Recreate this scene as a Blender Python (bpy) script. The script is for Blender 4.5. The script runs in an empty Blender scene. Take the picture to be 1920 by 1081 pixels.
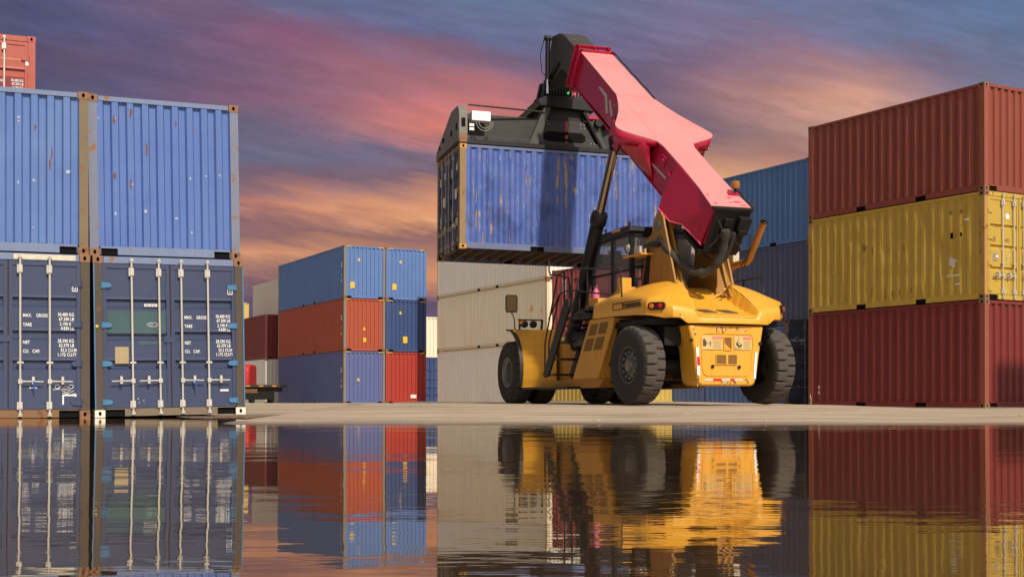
import bpy, bmesh, math, random
from mathutils import Vector, Matrix, Euler, noise
random.seed(7)
S = bpy.context.scene
COL = S.collection
R = math.radians
F, HOR, CYP, CAMZ = 2447.0, 751.2, 715.1, 0.27

# ------------------------------------------------------------ materials
def lin(c):
    return tuple((v/255.0/12.92) if v/255.0 <= 0.04045 else ((v/255.0+0.055)/1.055)**2.4 for v in c[:3])
class NT:
    def __init__(s, mat):
        s.m = mat; mat.use_nodes = True; s.t = mat.node_tree; s.t.nodes.clear()
    def n(s, typ, **kw):
        nd = s.t.nodes.new(typ)
        for k, v in kw.items():
            if k.startswith('i_'):
                key = k[2:]
                key = int(key) if key.isdigit() else key.replace('_', ' ')
                nd.inputs[key].default_value = v
            else: setattr(nd, k, v)
        return nd
    def l(s, a, b): s.t.links.new(a, b)
    def math(s, op, a, b=None, c=None, clamp=False):
        nd = s.t.nodes.new('ShaderNodeMath'); nd.operation = op; nd.use_clamp = clamp
        for i, v in enumerate((a, b, c)):
            if v is None: continue
            if isinstance(v, (int, float)): nd.inputs[i].default_value = v
            else: s.l(v, nd.inputs[i])
        return nd.outputs[0]
    def ramp(s, fac, stops, interp='LINEAR'):
        nd = s.t.nodes.new('ShaderNodeValToRGB'); cr = nd.color_ramp; cr.interpolation = interp
        while len(cr.elements) < len(stops): cr.elements.new(0.5)
        for e, (p, c) in zip(cr.elements, stops):
            e.position = p
            e.color = (c, c, c, 1) if isinstance(c, (int, float)) else (*c[:3], 1)
        s.l(fac, nd.inputs[0]); return nd.outputs[0]
    def mix(s, fac, a, b, blend='MIX'):
        nd = s.t.nodes.new('ShaderNodeMix'); nd.data_type = 'RGBA'; nd.blend_type = blend
        for sock, v in ((nd.inputs['Factor'], fac), (nd.inputs[6], a), (nd.inputs[7], b)):
            if isinstance(v, (int, float)): sock.default_value = v
            elif isinstance(v, tuple): sock.default_value = (*v[:3], 1)
            else: s.l(v, sock)
        return nd.outputs[2]
    def scaled(s, vec, sc):
        nd = s.n('ShaderNodeMapping'); nd.inputs['Scale'].default_value = sc; s.l(vec, nd.inputs[0]); return nd.outputs[0]
    def noise(s, vec, scale, detail=4, rough=0.55, sc=None):
        if sc: vec = s.scaled(vec, sc)
        nd = s.n('ShaderNodeTexNoise'); nd.inputs['Scale'].default_value = scale
        nd.inputs['Detail'].default_value = detail; nd.inputs['Roughness'].default_value = rough
        s.l(vec, nd.inputs['Vector']); return nd.outputs['Fac']
MATS = {}
def paint(name, rgb, rust=0.25, streak=0.25, fade=0.3, rough=0.55, bump=0.15, rustcol=(0.13, 0.05, 0.02), grime=0.5,
          metal=0.0, scratch=0.0, scratchcol=(0.36, 0.23, 0.11), off=0.0, coat=0.0):
    """weathered paint: sun fading, vertical run-off grime, rust blooms and runs"""
    if name in MATS: return MATS[name]
    m = bpy.data.materials.new(name); N = NT(m); MATS[name] = m
    tc = N.n('ShaderNodeTexCoord'); oi = N.n('ShaderNodeObjectInfo')
    v = N.n('ShaderNodeVectorMath', operation='ADD'); N.l(tc.outputs['Object'], v.inputs[0])
    v.inputs[1].default_value = (off*3.1, off*1.7, off*2.3); vec = v.outputs[0]
    big = N.noise(vec, 0.9, 3); med = N.noise(vec, 5, 6, 0.6); fine = N.noise(vec, 40, 4, 0.6)
    run = N.noise(vec, 1.0, 5, 0.6, sc=(9, 9, 0.45)); run2 = N.noise(vec, 1.0, 4, 0.6, sc=(34, 34, 0.9))
    base = tuple(rgb)
    g = sum(base)/3
    light = tuple(min(1, c*1.05+g*0.12+0.05*fade) for c in base)
    dark = tuple(c*0.66 for c in base)
    c = N.mix(N.math('MULTIPLY', N.ramp(big, [(0.35, 0.0), (0.7, 1.0)]), fade), base, light)
    c = N.mix(N.math('MULTIPLY', N.ramp(run, [(0.45, 0.0), (0.75, 1.0)]), grime*0.55), c, dark)
    c = N.mix(N.math('MULTIPLY', N.ramp(run2, [(0.5, 0.0), (0.8, 1.0)]), grime*0.4), c, tuple(x*0.6+0.02 for x in base))
    t = 0.78-0.22*rust
    r1 = N.ramp(med, [(t-0.02, 0.0), (t+0.03, 1.0)])
    rm = N.math('MULTIPLY', N.ramp(run, [(0.66-0.12*streak, 0.0), (0.74-0.1*streak, 1.0)]), N.ramp(med, [(0.5-0.1*streak, 0.0), (0.62, 1.0)]))
    rr = N.math('MAXIMUM', r1, N.math('MULTIPLY', rm, min(1, streak*2)))
    rc = N.mix(fine, rustcol, tuple(x*1.6 for x in rustcol))
    c = N.mix(N.math('MULTIPLY', rr, min(1.0, rust*3+streak)), c, rc)
    if scratch > 0:
        s1 = N.noise(vec, 1.0, 3, 0.5, sc=(7.5, 7.5, 0.55)); s2 = N.noise(vec, 3.0, 5, 0.7)
        sm = N.math('MULTIPLY', N.ramp(s1, [(0.66-0.05*scratch, 0.0), (0.68-0.05*scratch, 1.0)]), N.ramp(s2, [(0.45, 0.0), (0.53, 1.0)]))
        c = N.mix(sm, c, scratchcol)
        s3 = N.noise(vec, 1.0, 4, 0.6, sc=(22, 22, 2.2)); s4 = N.noise(vec, 1.6, 4, 0.6)
        c = N.mix(N.math('MULTIPLY', N.math('MULTIPLY', N.ramp(s3, [(0.64, 0.0), (0.67, 1.0)]), N.ramp(s4, [(0.48, 0.0), (0.55, 1.0)])), 0.75), c, (0.42, 0.42, 0.44))
        c = N.mix(N.math('MULTIPLY', N.ramp(s4, [(0.36, 1.0), (0.46, 0.0)]), 0.55), c, (0.018, 0.035, 0.15))
    b = N.n('ShaderNodeBsdfPrincipled'); N.l(c, b.inputs['Base Color'])
    N.l(N.math('ADD', N.math('MULTIPLY', med, 0.3), rough-0.15), b.inputs['Roughness'])
    b.inputs['Metallic'].default_value = metal
    if coat: b.inputs['Coat Weight'].default_value = coat; b.inputs['Coat Roughness'].default_value = 0.25
    dent = N.noise(vec, 2.6, 2, 0.5)
    hh = N.math('ADD', N.math('MULTIPLY', fine, 0.06), N.math('MULTIPLY', dent, 1.0))
    bp = N.n('ShaderNodeBump'); bp.inputs['Strength'].default_value = bump; bp.inputs['Distance'].default_value = 0.05
    N.l(hh, bp.inputs['Height']); N.l(bp.outputs[0], b.inputs['Normal'])
    o = N.n('ShaderNodeOutputMaterial'); N.l(b.outputs[0], o.inputs[0])
    return m
def simple(name, rgb, rough=0.5, metal=0.0, var=0.15, emit=0, scale=12, spec=0.5, bump=0.0):
    if name in MATS: return MATS[name]
    m = bpy.data.materials.new(name); N = NT(m); MATS[name] = m
    tc = N.n('ShaderNodeTexCoord')
    f = N.noise(tc.outputs['Object'], scale, 4, 0.6)
    c = N.mix(N.math('MULTIPLY', f, 1.0), tuple(x*(1-var) for x in rgb), tuple(min(1, x*(1+var)+0.004) for x in rgb))
    b = N.n('ShaderNodeBsdfPrincipled'); N.l(c, b.inputs['Base Color'])
    b.inputs['Metallic'].default_value = metal; b.inputs['Specular IOR Level'].default_value = spec
    N.l(N.math('ADD', N.math('MULTIPLY', f, 0.16), rough-0.08), b.inputs['Roughness'])
    if bump:
        bp = N.n('ShaderNodeBump'); bp.inputs['Strength'].default_value = bump; bp.inputs['Distance'].default_value = 0.02
        N.l(f, bp.inputs['Height']); N.l(bp.outputs[0], b.inputs['Normal'])
    if emit:
        b.inputs['Emission Color'].default_value = (*rgb, 1); b.inputs['Emission Strength'].default_value = emit
    o = N.n('ShaderNodeOutputMaterial'); N.l(b.outputs[0], o.inputs[0])
    return m
BLACK = simple('black_void', (0.004, 0.004, 0.005), 0.8, spec=0.1)
DARK = simple('dark_steel', (0.010, 0.009, 0.009), 0.6, scale=6, spec=0.25)
RUSTY = paint('rusty_casting', (0.24, 0.12, 0.06), rust=0.9, streak=0.5, rough=0.75, bump=0.3)
ROD = paint('galvanised_rod', (0.52, 0.49, 0.44), rust=0.45, streak=0.3, rough=0.55, grime=0.8)
GASKET = simple('door_gasket', (0.06, 0.04, 0.03), 0.8)
WHITE = simple('white_lettering', (0.82, 0.82, 0.80), 0.6, var=0.12, scale=30)
STICK = simple('yellow_sticker', (0.80, 0.50, 0.02), 0.5, var=0.1)
HAZ = simple('hazard_yellow', (0.75, 0.55, 0.05), 0.5)

# ------------------------------------------------------------ mesh builder
class MB:
    def __init__(s): s.v = []; s.f = []; s.mi = []
    def add(s, vs, fs, mi=0, M=None):
        o = len(s.v)
        s.v += [tuple(M @ Vector(p)) if M else tuple(p) for p in vs]
        s.f += [tuple(i+o for i in f) for f in fs]; s.mi += [mi]*len(fs); return s
    def box(s, a, b, mi=0, M=None):
        x0, y0, z0 = a; x1, y1, z1 = b
        return s.add([(x0,y0,z0),(x1,y0,z0),(x1,y1,z0),(x0,y1,z0),(x0,y0,z1),(x1,y0,z1),(x1,y1,z1),(x0,y1,z1)],
                     [(0,3,2,1),(4,5,6,7),(0,1,5,4),(1,2,6,5),(2,3,7,6),(3,0,4,7)], mi, M)
    def prism(s, poly, lo, hi, axis=0, mi=0, M=None):
        """poly in the two other axes (in xyz order), extruded along axis"""
        n = len(poly); vs = []
        for h in (lo, hi):
            for (p, q) in poly:
                vs.append((h, p, q) if axis == 0 else (p, h, q) if axis == 1 else (p, q, h))
        fs = [tuple(range(n)), tuple(range(2*n-1, n-1, -1))]
        fs += [(i, i+n, (i+1) % n+n, (i+1) % n) for i in range(n)]
        return s.add(vs, fs, mi, M)
    def tube(s, pts, r, n=8, mi=0, M=None, caps=True):
        pts = [Vector(p) for p in pts]; rs = r if isinstance(r, (list, tuple)) else [r]*len(pts)
        vs = []; up = None
        for i, p in enumerate(pts):
            d = (pts[min(i+1, len(pts)-1)]-pts[max(i-1, 0)]).normalized()
            if up is None:
                a = Vector((0, 0, 1)) if abs(d.z) < 0.9 else Vector((1, 0, 0)); up = d.cross(a).normalized()
            up = (up-d*up.dot(d)).normalized(); w = d.cross(up)
            for k in range(n):
                an = 2*math.pi*k/n; vs.append(p+(up*math.cos(an)+w*math.sin(an))*rs[i])
        fs = [(i*n+k, i*n+(k+1) % n, (i+1)*n+(k+1) % n, (i+1)*n+k) for i in range(len(pts)-1) for k in range(n)]
        if caps: fs += [tuple(range(n-1, -1, -1)), tuple(range((len(pts)-1)*n, len(pts)*n))]
        return s.add(vs, fs, mi, M)
    def lathe(s, prof, n=32, axis=0, c=(0, 0, 0), mi=0, M=None, cap0=True):
        """prof: (along, radius) list, revolved about axis through c"""
        vs = []
        for (a, r) in prof:
            for k in range(n):
                t = 2*math.pi*k/n; p, q = r*math.cos(t), r*math.sin(t)
                vs.append((c[0]+a, c[1]+p, c[2]+q) if axis == 0 else (c[0]+p, c[1]+a, c[2]+q) if axis == 1 else (c[0]+p, c[1]+q, c[2]+a))
        m = len(prof)
        fs = [(i*n+k, i*n+(k+1) % n, (i+1)*n+(k+1) % n, (i+1)*n+k) for i in range(m-1) for k in range(n)]
        fs += ([tuple(range(n))] if cap0 else [])+[tuple(range((m-1)*n, m*n))]
        return s.add(vs, fs, mi, M)
    def build(s, name, mats, parent=None, smooth=None, bevel=0, subsurf=0, fix=True):
        me = bpy.data.meshes.new(name); me.from_pydata(s.v, [], s.f)
        if not isinstance(mats, (list, tuple)): mats = [mats]
        for m in mats: me.materials.append(m)
        me.polygons.foreach_set('material_index', s.mi)
        if fix:
            bm = bmesh.new(); bm.from_mesh(me); bmesh.ops.recalc_face_normals(bm, faces=bm.faces); bm.to_mesh(me); bm.free()
        me.update()
        o = bpy.data.objects.new(name, me); COL.objects.link(o)
        if parent: o.parent = parent
        if bevel:
            b = o.modifiers.new('bevel', 'BEVEL'); b.width = bevel; b.segments = 2; b.limit_method = 'ANGLE'; b.angle_limit = R(35)
        if subsurf:
            b = o.modifiers.new('sub', 'SUBSURF'); b.levels = subsurf; b.render_levels = subsurf
        if smooth is not None:
            me.shade_smooth()
            if smooth < 180: me.set_sharp_from_angle(angle=R(smooth))
        return o
def tag(o, label=None, cat=None, group=None, kind=None):
    if label: o['label'] = label
    if cat: o['category'] = cat
    if group: o['group'] = group
    if kind: o['kind'] = kind
    return o
def empty(name, M, label, cat, group=None):
    o = bpy.data.objects.new(name, None); COL.objects.link(o); o.matrix_world = M; o.empty_display_size = 0.3
    return tag(o, label, cat, group)
def text(body, size, M, mat, parent, name='lettering', thick=0.0015, sx=0.72, spacing=1.05, align='LEFT', bold=0.0):
    cu = bpy.data.curves.new('t', 'FONT'); cu.body = body; cu.size = size; cu.extrude = thick; cu.offset = bold
    cu.space_character = spacing; cu.align_x = align; cu.resolution_u = 3
    to = bpy.data.objects.new('t', cu); COL.objects.link(to)
    bpy.context.view_layer.update()
    dg = bpy.context.evaluated_depsgraph_get()
    me = bpy.data.meshes.new_from_object(to.evaluated_get(dg)); me.transform(M @ Matrix.Diagonal((sx, 1, 1, 1)))
    bpy.data.objects.remove(to); bpy.data.curves.remove(cu)
    me.materials.clear(); me.materials.append(mat)
    o = bpy.data.objects.new(name, me); COL.objects.link(o); o.parent = parent; me.name = name
    return o

# ------------------------------------------------------------ camera, sun, sky
cam = bpy.data.cameras.new('camera'); co = bpy.data.objects.new('camera', cam); COL.objects.link(co)
cam.sensor_width = 36; cam.lens = F/1920*36; cam.clip_end = 3000; cam.clip_start = 0.05
pitch = math.atan((HOR-CYP)/F)
co.location = (0, 0, CAMZ); co.rotation_euler = (math.pi/2+pitch, 0, 0)
cam.shift_y = (CYP-540.5)/1920
S.camera = co
SUN_AZ = Vector((0.455, -0.890, 0)).normalized(); EL = R(43)
sdir = Vector((SUN_AZ.x*math.cos(EL), SUN_AZ.y*math.cos(EL), math.sin(EL)))
sl = bpy.data.lights.new('sun', 'SUN'); sl.energy = 4.0; sl.angle = R(1.8); sl.color = (1.0, 0.90, 0.76)
so = bpy.data.objects.new('sun', sl); COL.objects.link(so); so.rotation_euler = sdir.to_track_quat('Z', 'Y').to_euler()
S.view_settings.view_transform = 'Standard'; S.view_settings.look = 'None'; S.view_settings.exposure = 0; S.view_settings.gamma = 1

SKY = [  # v = height above the horizon / distance ; colours every 160 px across the photo's width
 (0,   [(66,72,112),(82,84,128),(118,84,116),(104,96,136),(90,104,146),(90,112,152),(95,116,154),(92,112,150),(125,112,146),(100,114,155),(100,114,152),(90,112,152),(86,116,158)]),
 (60,  [(72,72,112),(84,84,128),(100,86,126),(146,84,112),(120,90,126),(92,98,138),(98,110,148),(102,96,136),(118,112,148),(138,114,144),(106,114,152),(98,112,148),(92,112,150)]),
 (120, [(80,72,108),(100,78,110),(92,82,120),(124,88,118),(166,98,114),(146,96,118),(110,98,135),(92,88,125),(106,92,128),(168,120,130),(170,126,130),(118,105,136),(100,112,148)]),
 (180, [(70,76,115),(72,84,122),(100,80,115),(125,90,120),(160,100,120),(204,112,112),(212,114,106),(112,92,125),(118,94,115),(184,128,122),(238,166,126),(150,125,140),(108,120,150)]),
 (240, [(72,78,112),(72,84,118),(95,84,116),(94,98,132),(140,104,124),(224,122,100),(200,108,98),(120,100,125),(114,92,110),(150,114,116),(224,164,130),(150,120,130),(110,110,140)]),
 (290, [(80,76,110),(84,84,116),(94,96,128),(96,100,132),(106,104,132),(122,104,128),(150,106,110),(120,100,120),(200,140,105),(170,116,108),(160,116,120),(130,110,125),(110,110,135)]),
 (335, [(90,74,104),(94,80,110),(104,88,114),(118,92,112),(128,98,112),(124,98,114),(130,100,110),(200,140,100),(246,180,96),(232,160,112),(190,130,116),(150,116,120),(120,110,130)]),
 (380, [(150,96,100),(160,104,100),(170,112,106),(198,122,104),(226,146,98),(232,152,96),(226,146,96),(240,164,96),(244,176,100),(236,160,106),(200,130,106),(160,110,110),(130,105,120)]),
 (412, [(120,84,100),(130,88,100),(128,90,104),(140,96,102),(186,122,96),(238,160,96),(240,164,98),(220,150,96),(200,136,96),(190,126,100),(170,112,100),(150,100,105),(130,100,112)]),
 (440, [(140,96,96),(140,96,96),(142,100,98),(148,100,96),(142,98,96),(152,102,94),(160,106,94),(150,102,96),(146,100,98),(150,100,98),(140,95,98),(130,92,100),(120,92,105)]),
 (468, [(200,130,96),(214,140,98),(220,146,98),(226,150,96),(190,126,92),(172,114,94),(180,118,92),(190,125,92),(180,116,92),(170,112,94),(150,100,96),(140,96,98),(130,94,100)]),
 (525, [(120,86,100),(130,90,98),(140,98,96),(120,88,100),(180,116,88),(226,146,84),(220,140,84),(200,128,88),(180,116,92),(170,110,94),(150,100,96),(140,96,98),(130,94,100)]),
 (570, [(90,74,104),(92,74,104),(94,76,104),(90,74,104),(96,78,104),(94,76,108),(94,76,108),(94,78,108),(96,80,108),(96,80,106),(94,80,106),(92,80,108),(90,80,108)]),
]
w = bpy.data.worlds.new('World'); S.world = w; N = NT(w)
tc = N.n('ShaderNodeTexCoord'); sep = N.n('ShaderNodeSeparateXYZ'); N.l(tc.outputs['Generated'], sep.inputs[0])
dx, dy, dz = sep.outputs
dyc = N.math('MAXIMUM', dy, 0.08)
u0 = N.math('DIVIDE', dx, dyc); v0 = N.math('DIVIDE', dz, dyc)
cmb = N.n('ShaderNodeCombineXYZ')
N.l(u0, cmb.inputs[0]); N.l(N.math('ADD', v0, N.math('MULTIPLY', u0, 0.22)), cmb.inputs[1])
nz1 = N.noise(cmb.outputs[0], 1.0, 5, 0.55, sc=(7, 20, 1)); nz2 = N.noise(cmb.outputs[0], 1.0, 6, 0.6, sc=(4, 34, 1))
nz3 = N.noise(cmb.outputs[0], 1.0, 8, 0.68, sc=(13, 75, 1)); nz4 = N.noise(cmb.outputs[0], 1.0, 8, 0.65, sc=(9, 34, 1))
u = N.math('ADD', u0, N.math('MULTIPLY', N.math('SUBTRACT', nz1, 0.5), 0.13))
v = N.math('ADD', v0, N.math('ADD', N.math('MULTIPLY', N.math('SUBTRACT', nz2, 0.5), 0.038), N.math('MULTIPLY', N.math('SUBTRACT', nz3, 0.5), 0.030)))
uf = N.math('ADD', N.math('MULTIPLY', u, 1/0.7847), 0.5, clamp=True)
prev = None
for (py, row) in reversed(SKY):
    vv = (HOR-py)/F
    c = N.ramp(uf, [(i/12.0, lin(x)) for i, x in enumerate(row)], 'B_SPLINE')
    if prev is None: prev, pv = c, vv; continue
    f = N.math('DIVIDE', N.math('SUBTRACT', v, pv), vv-pv, clamp=True)
    prev = N.mix(f, prev, c); pv = vv
sunset = N.mix(1.0, N.mix(N.ramp(nz4, [(0.35, 0.24), (0.65, 0.04)]), prev, (0.17, 0.145, 0.18)), N.ramp(nz3, [(0.32, 0.90), (0.5, 1.02), (0.68, 1.18)]), 'MULTIPLY')
hsv = N.n('ShaderNodeHueSaturation'); hsv.inputs['Saturation'].default_value = 0.93; N.l(sunset, hsv.inputs['Color']); sunset = hsv.outputs[0]
sky = N.n('ShaderNodeTexSky', sky_type='NISHITA', sun_disc=False, sun_elevation=EL, sun_rotation=math.atan2(sdir.x, sdir.y), air_density=1.0, dust_density=2.0)
skyb = N.mix(1.0, sky.outputs[0], (0.068, 0.068, 0.068), 'MULTIPLY')
cl = N.noise(tc.outputs['Generated'], 2.2, 6, 0.6)
skyc = N.mix(N.ramp(cl, [(0.38, 0.25), (0.6, 0.95)]), skyb, (0.50, 0.46, 0.43))
dt = N.math('ADD', N.math('MULTIPLY', dx, SUN_AZ.x), N.math('MULTIPLY', dy, SUN_AZ.y))
dt = N.math('POWER', N.math('MULTIPLY', N.math('ADD', dt, 1.0), 0.5), 1.5)
gl_ = N.math('ADD', N.math('MULTIPLY', dt, 1.25), 0.35); cg = N.n('ShaderNodeCombineXYZ')
for i_ in range(3): N.l(gl_, cg.inputs[i_])
skyc = N.mix(1.0, skyc, cg.outputs[0], 'MULTIPLY')
az = N.math('ABSOLUTE', u0)
fa = N.math('MULTIPLY', N.math('SUBTRACT', 1.0, N.math('DIVIDE', N.math('SUBTRACT', az, 0.5), 0.9, clamp=True)),
            N.math('SUBTRACT', 1.0, N.math('DIVIDE', N.math('SUBTRACT', v0, 0.33), 0.35, clamp=True)))
fa = N.math('MULTIPLY', fa, N.math('GREATER_THAN', dy, 0.1))
full = N.mix(fa, skyc, sunset)
bg = N.n('ShaderNodeBackground'); N.l(full, bg.inputs[0]); bg.inputs[1].default_value = 1.0
wo = N.n('ShaderNodeOutputWorld'); N.l(bg.outputs[0], wo.inputs[0])

# ------------------------------------------------------------ ground and water
def lerp(a, b, t): return a+(b-a)*t
def sm(a, b, x):
    t = max(0, min(1, (x-a)/(b-a))); return t*t*(3-2*t)
def prof(P, y):
    if y <= P[0][0]: return P[0][1]
    for (a, b), (c, d) in zip(P, P[1:]):
        if y <= c: return lerp(b, d, (y-a)/(c-a))
    return P[-1][1]
PC = [(0,-.25),(9,-.10),(14.6,0),(18,.055),(22,.12),(26,.188),(33,.212),(45,.25),(58,.12),(80,.09),(120,.09)]
PR = [(0,-.25),(9,-.10),(14.2,0),(18,.04),(22,.08),(28,.122),(30.5,.10),(45,.09),(60,.10),(120,.09)]
PL = [(0,-.25),(9,-.12),(18,-.05),(21.5,-.03),(25,.02),(30,.10),(45,.20),(58,.12),(80,.09),(120,.09)]
def ground_z(x, y):
    wob = 0.9*noise.noise(Vector((x*0.16, 3.1, 0)))+0.35*noise.noise(Vector((x*0.6, 8.1, 0)))
    yy = y+wob*sm(10, 13, y)*(1-sm(18, 22, y))
    z = prof(PC, yy)
    z = lerp(z, prof(PR, yy), sm(6.0, 9.0, x))
    z = lerp(z, prof(PL, y), 1-sm(-4.35, -3.2, x))
    z += 0.006*noise.noise(Vector((x*0.35, y*0.35, 1.0)))*sm(10, 14, y)
    z = lerp(z, 0.12, max(sm(45, 60, abs(x)), sm(-20, -35, y) if False else 1-sm(-40, -25, y)))
    return z
def gline(lo, hi, parts):
    out = [lo]
    for (to, step) in parts:
        while out[-1] < to-1e-6: out.append(min(to, out[-1]+step))
    return out
xs = gline(-600, 600, [(-100, 50), (-30, 5), (-14, 1), (14, .35), (30, 1), (100, 5), (600, 50)])
ys = gline(-120, 1500, [(-40, 20), (0, 2.5), (10, 1), (24, .25), (48, .6), (90, 3), (200, 15), (1500, 100)])
g = MB(); nx = len(xs)
g.v = [(x, y, ground_z(x, y)) for y in ys for x in xs]
g.f = [(j*nx+i, j*nx+i+1, (j+1)*nx+i+1, (j+1)*nx+i) for j in range(len(ys)-1) for i in range(nx-1)]; g.mi = [0]*len(g.f)
m = bpy.data.materials.new('concrete_yard'); N = NT(m)
geo = N.n('ShaderNodeNewGeometry'); P = geo.outputs['Position']; sp = N.n('ShaderNodeSeparateXYZ'); N.l(P, sp.inputs[0])
a = N.noise(P, 0.5, 6, 0.6); b_ = N.noise(P, 1.0, 6, 0.65, sc=(0.35, 2.4, 1)); c_ = N.noise(P, 14, 5, 0.65); d_ = N.noise(P, 90, 3, 0.6)
col = N.mix(a, (0.40, 0.315, 0.225), (0.60, 0.50, 0.375))
col = N.mix(N.math('MULTIPLY', N.ramp(b_, [(0.42, 0.0), (0.62, 1.0)]), 0.70), col, (0.26, 0.175, 0.11))
col = N.mix(N.math('MULTIPLY', N.ramp(c_, [(0.5, 0.0), (0.75, 1.0)]), 0.35), col, (0.62, 0.54, 0.43))
col = N.mix(N.math('MULTIPLY', N.ramp(c_, [(0.27, 1.0), (0.36, 0.0)]), 0.6), col, (0.07, 0.05, 0.035))
tm = N.noise(P, 1.0, 5, 0.7, sc=(0.22, 1.3, 1)); col = N.mix(N.math('MULTIPLY', N.ramp(tm, [(0.54, 0.0), (0.60, 1.0)]), 0.45), col, (0.15, 0.11, 0.075))
jx = N.math('LESS_THAN', N.math('ABSOLUTE', N.math('SUBTRACT', N.math('FRACT', N.math('DIVIDE', N.math('ADD', sp.outputs[1], N.math('MULTIPLY', sp.outputs[0], 0.05)), 4.5)), 0.5)), 0.006)
col = N.mix(N.math('MULTIPLY', jx, 0.7), col, (0.10, 0.075, 0.05))
wet = N.math('ADD', sp.outputs[2], N.math('MULTIPLY', N.math('SUBTRACT', b_, 0.5), 0.04))
wf = N.ramp(N.math('MULTIPLY', N.math('ADD', wet, 0.02), 10.0), [(0.2, 1.0), (0.42, 0.0)])
col = N.mix(N.math('MULTIPLY', wf, 0.85), col, (0.10, 0.06, 0.032))
b = N.n('ShaderNodeBsdfPrincipled'); N.l(col, b.inputs['Base Color'])
N.l(N.math('SUBTRACT', 0.85, N.math('MULTIPLY', wf, 0.6)), b.inputs['Roughness'])
bp = N.n('ShaderNodeBump'); bp.inputs['Strength'].default_value = 0.5; bp.inputs['Distance'].default_value = 0.01
N.l(N.math('ADD', c_, d_), bp.inputs['Height']); N.l(bp.outputs[0], b.inputs['Normal'])
o = N.n('ShaderNodeOutputMaterial'); N.l(b.outputs[0], o.inputs[0])
tag(g.build('ground', m, smooth=180), kind='structure')

m = bpy.data.materials.new('puddle_water'); N = NT(m)
geo = N.n('ShaderNodeNewGeometry'); P = geo.outputs['Position']
r1 = N.noise(P, 1.0, 3, 0.5, sc=(0.55, 1.6, 1)); r2 = N.noise(P, 1.0, 3, 0.5, sc=(2.2, 6.5, 1)); r3 = N.noise(P, 1.0, 2, 0.5, sc=(9, 26, 1))
gate = N.ramp(N.noise(P, 0.35, 3, 0.5), [(0.35, 0.35), (0.65, 1.0)])
h = N.math('ADD', N.math('MULTIPLY', r1, 0.011), N.math('MULTIPLY', N.math('ADD', N.math('MULTIPLY', r2, 0.0025), N.math('MULTIPLY', r3, 0.0006)), gate))
bp = N.n('ShaderNodeBump'); bp.inputs['Strength'].default_value = 0.30; bp.inputs['Distance'].default_value = 1.0; N.l(h, bp.inputs['Height'])
gl = N.n('ShaderNodeBsdfGlossy'); gl.inputs['Roughness'].default_value = 0.015; gl.inputs['Color'].default_value = (0.95, 0.90, 0.83, 1); N.l(bp.outputs[0], gl.inputs['Normal'])
df = N.n('ShaderNodeBsdfDiffuse'); N.l(N.mix(N.noise(P, 1.5, 5, 0.6), (0.035, 0.022, 0.012), (0.075, 0.05, 0.03)), df.inputs['Color'])
fr = N.n('ShaderNodeFresnel'); fr.inputs['IOR'].default_value = 1.6; N.l(bp.outputs[0], fr.inputs['Normal'])
mx = N.n('ShaderNodeMixShader'); N.l(N.math('ADD', N.math('MULTIPLY', fr.outputs[0], 0.85), 0.17, clamp=True), mx.inputs[0]); N.l(df.outputs[0], mx.inputs[1]); N.l(gl.outputs[0], mx.inputs[2])
o = N.n('ShaderNodeOutputMaterial'); N.l(mx.outputs[0], o.inputs[0])
wm = MB(); wm.add([(-60,-40,0),(60,-40,0),(60,27,0),(-60,27,0)], [(0,1,2,3)])
tag(wm.build('water', m), kind='structure')

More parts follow.
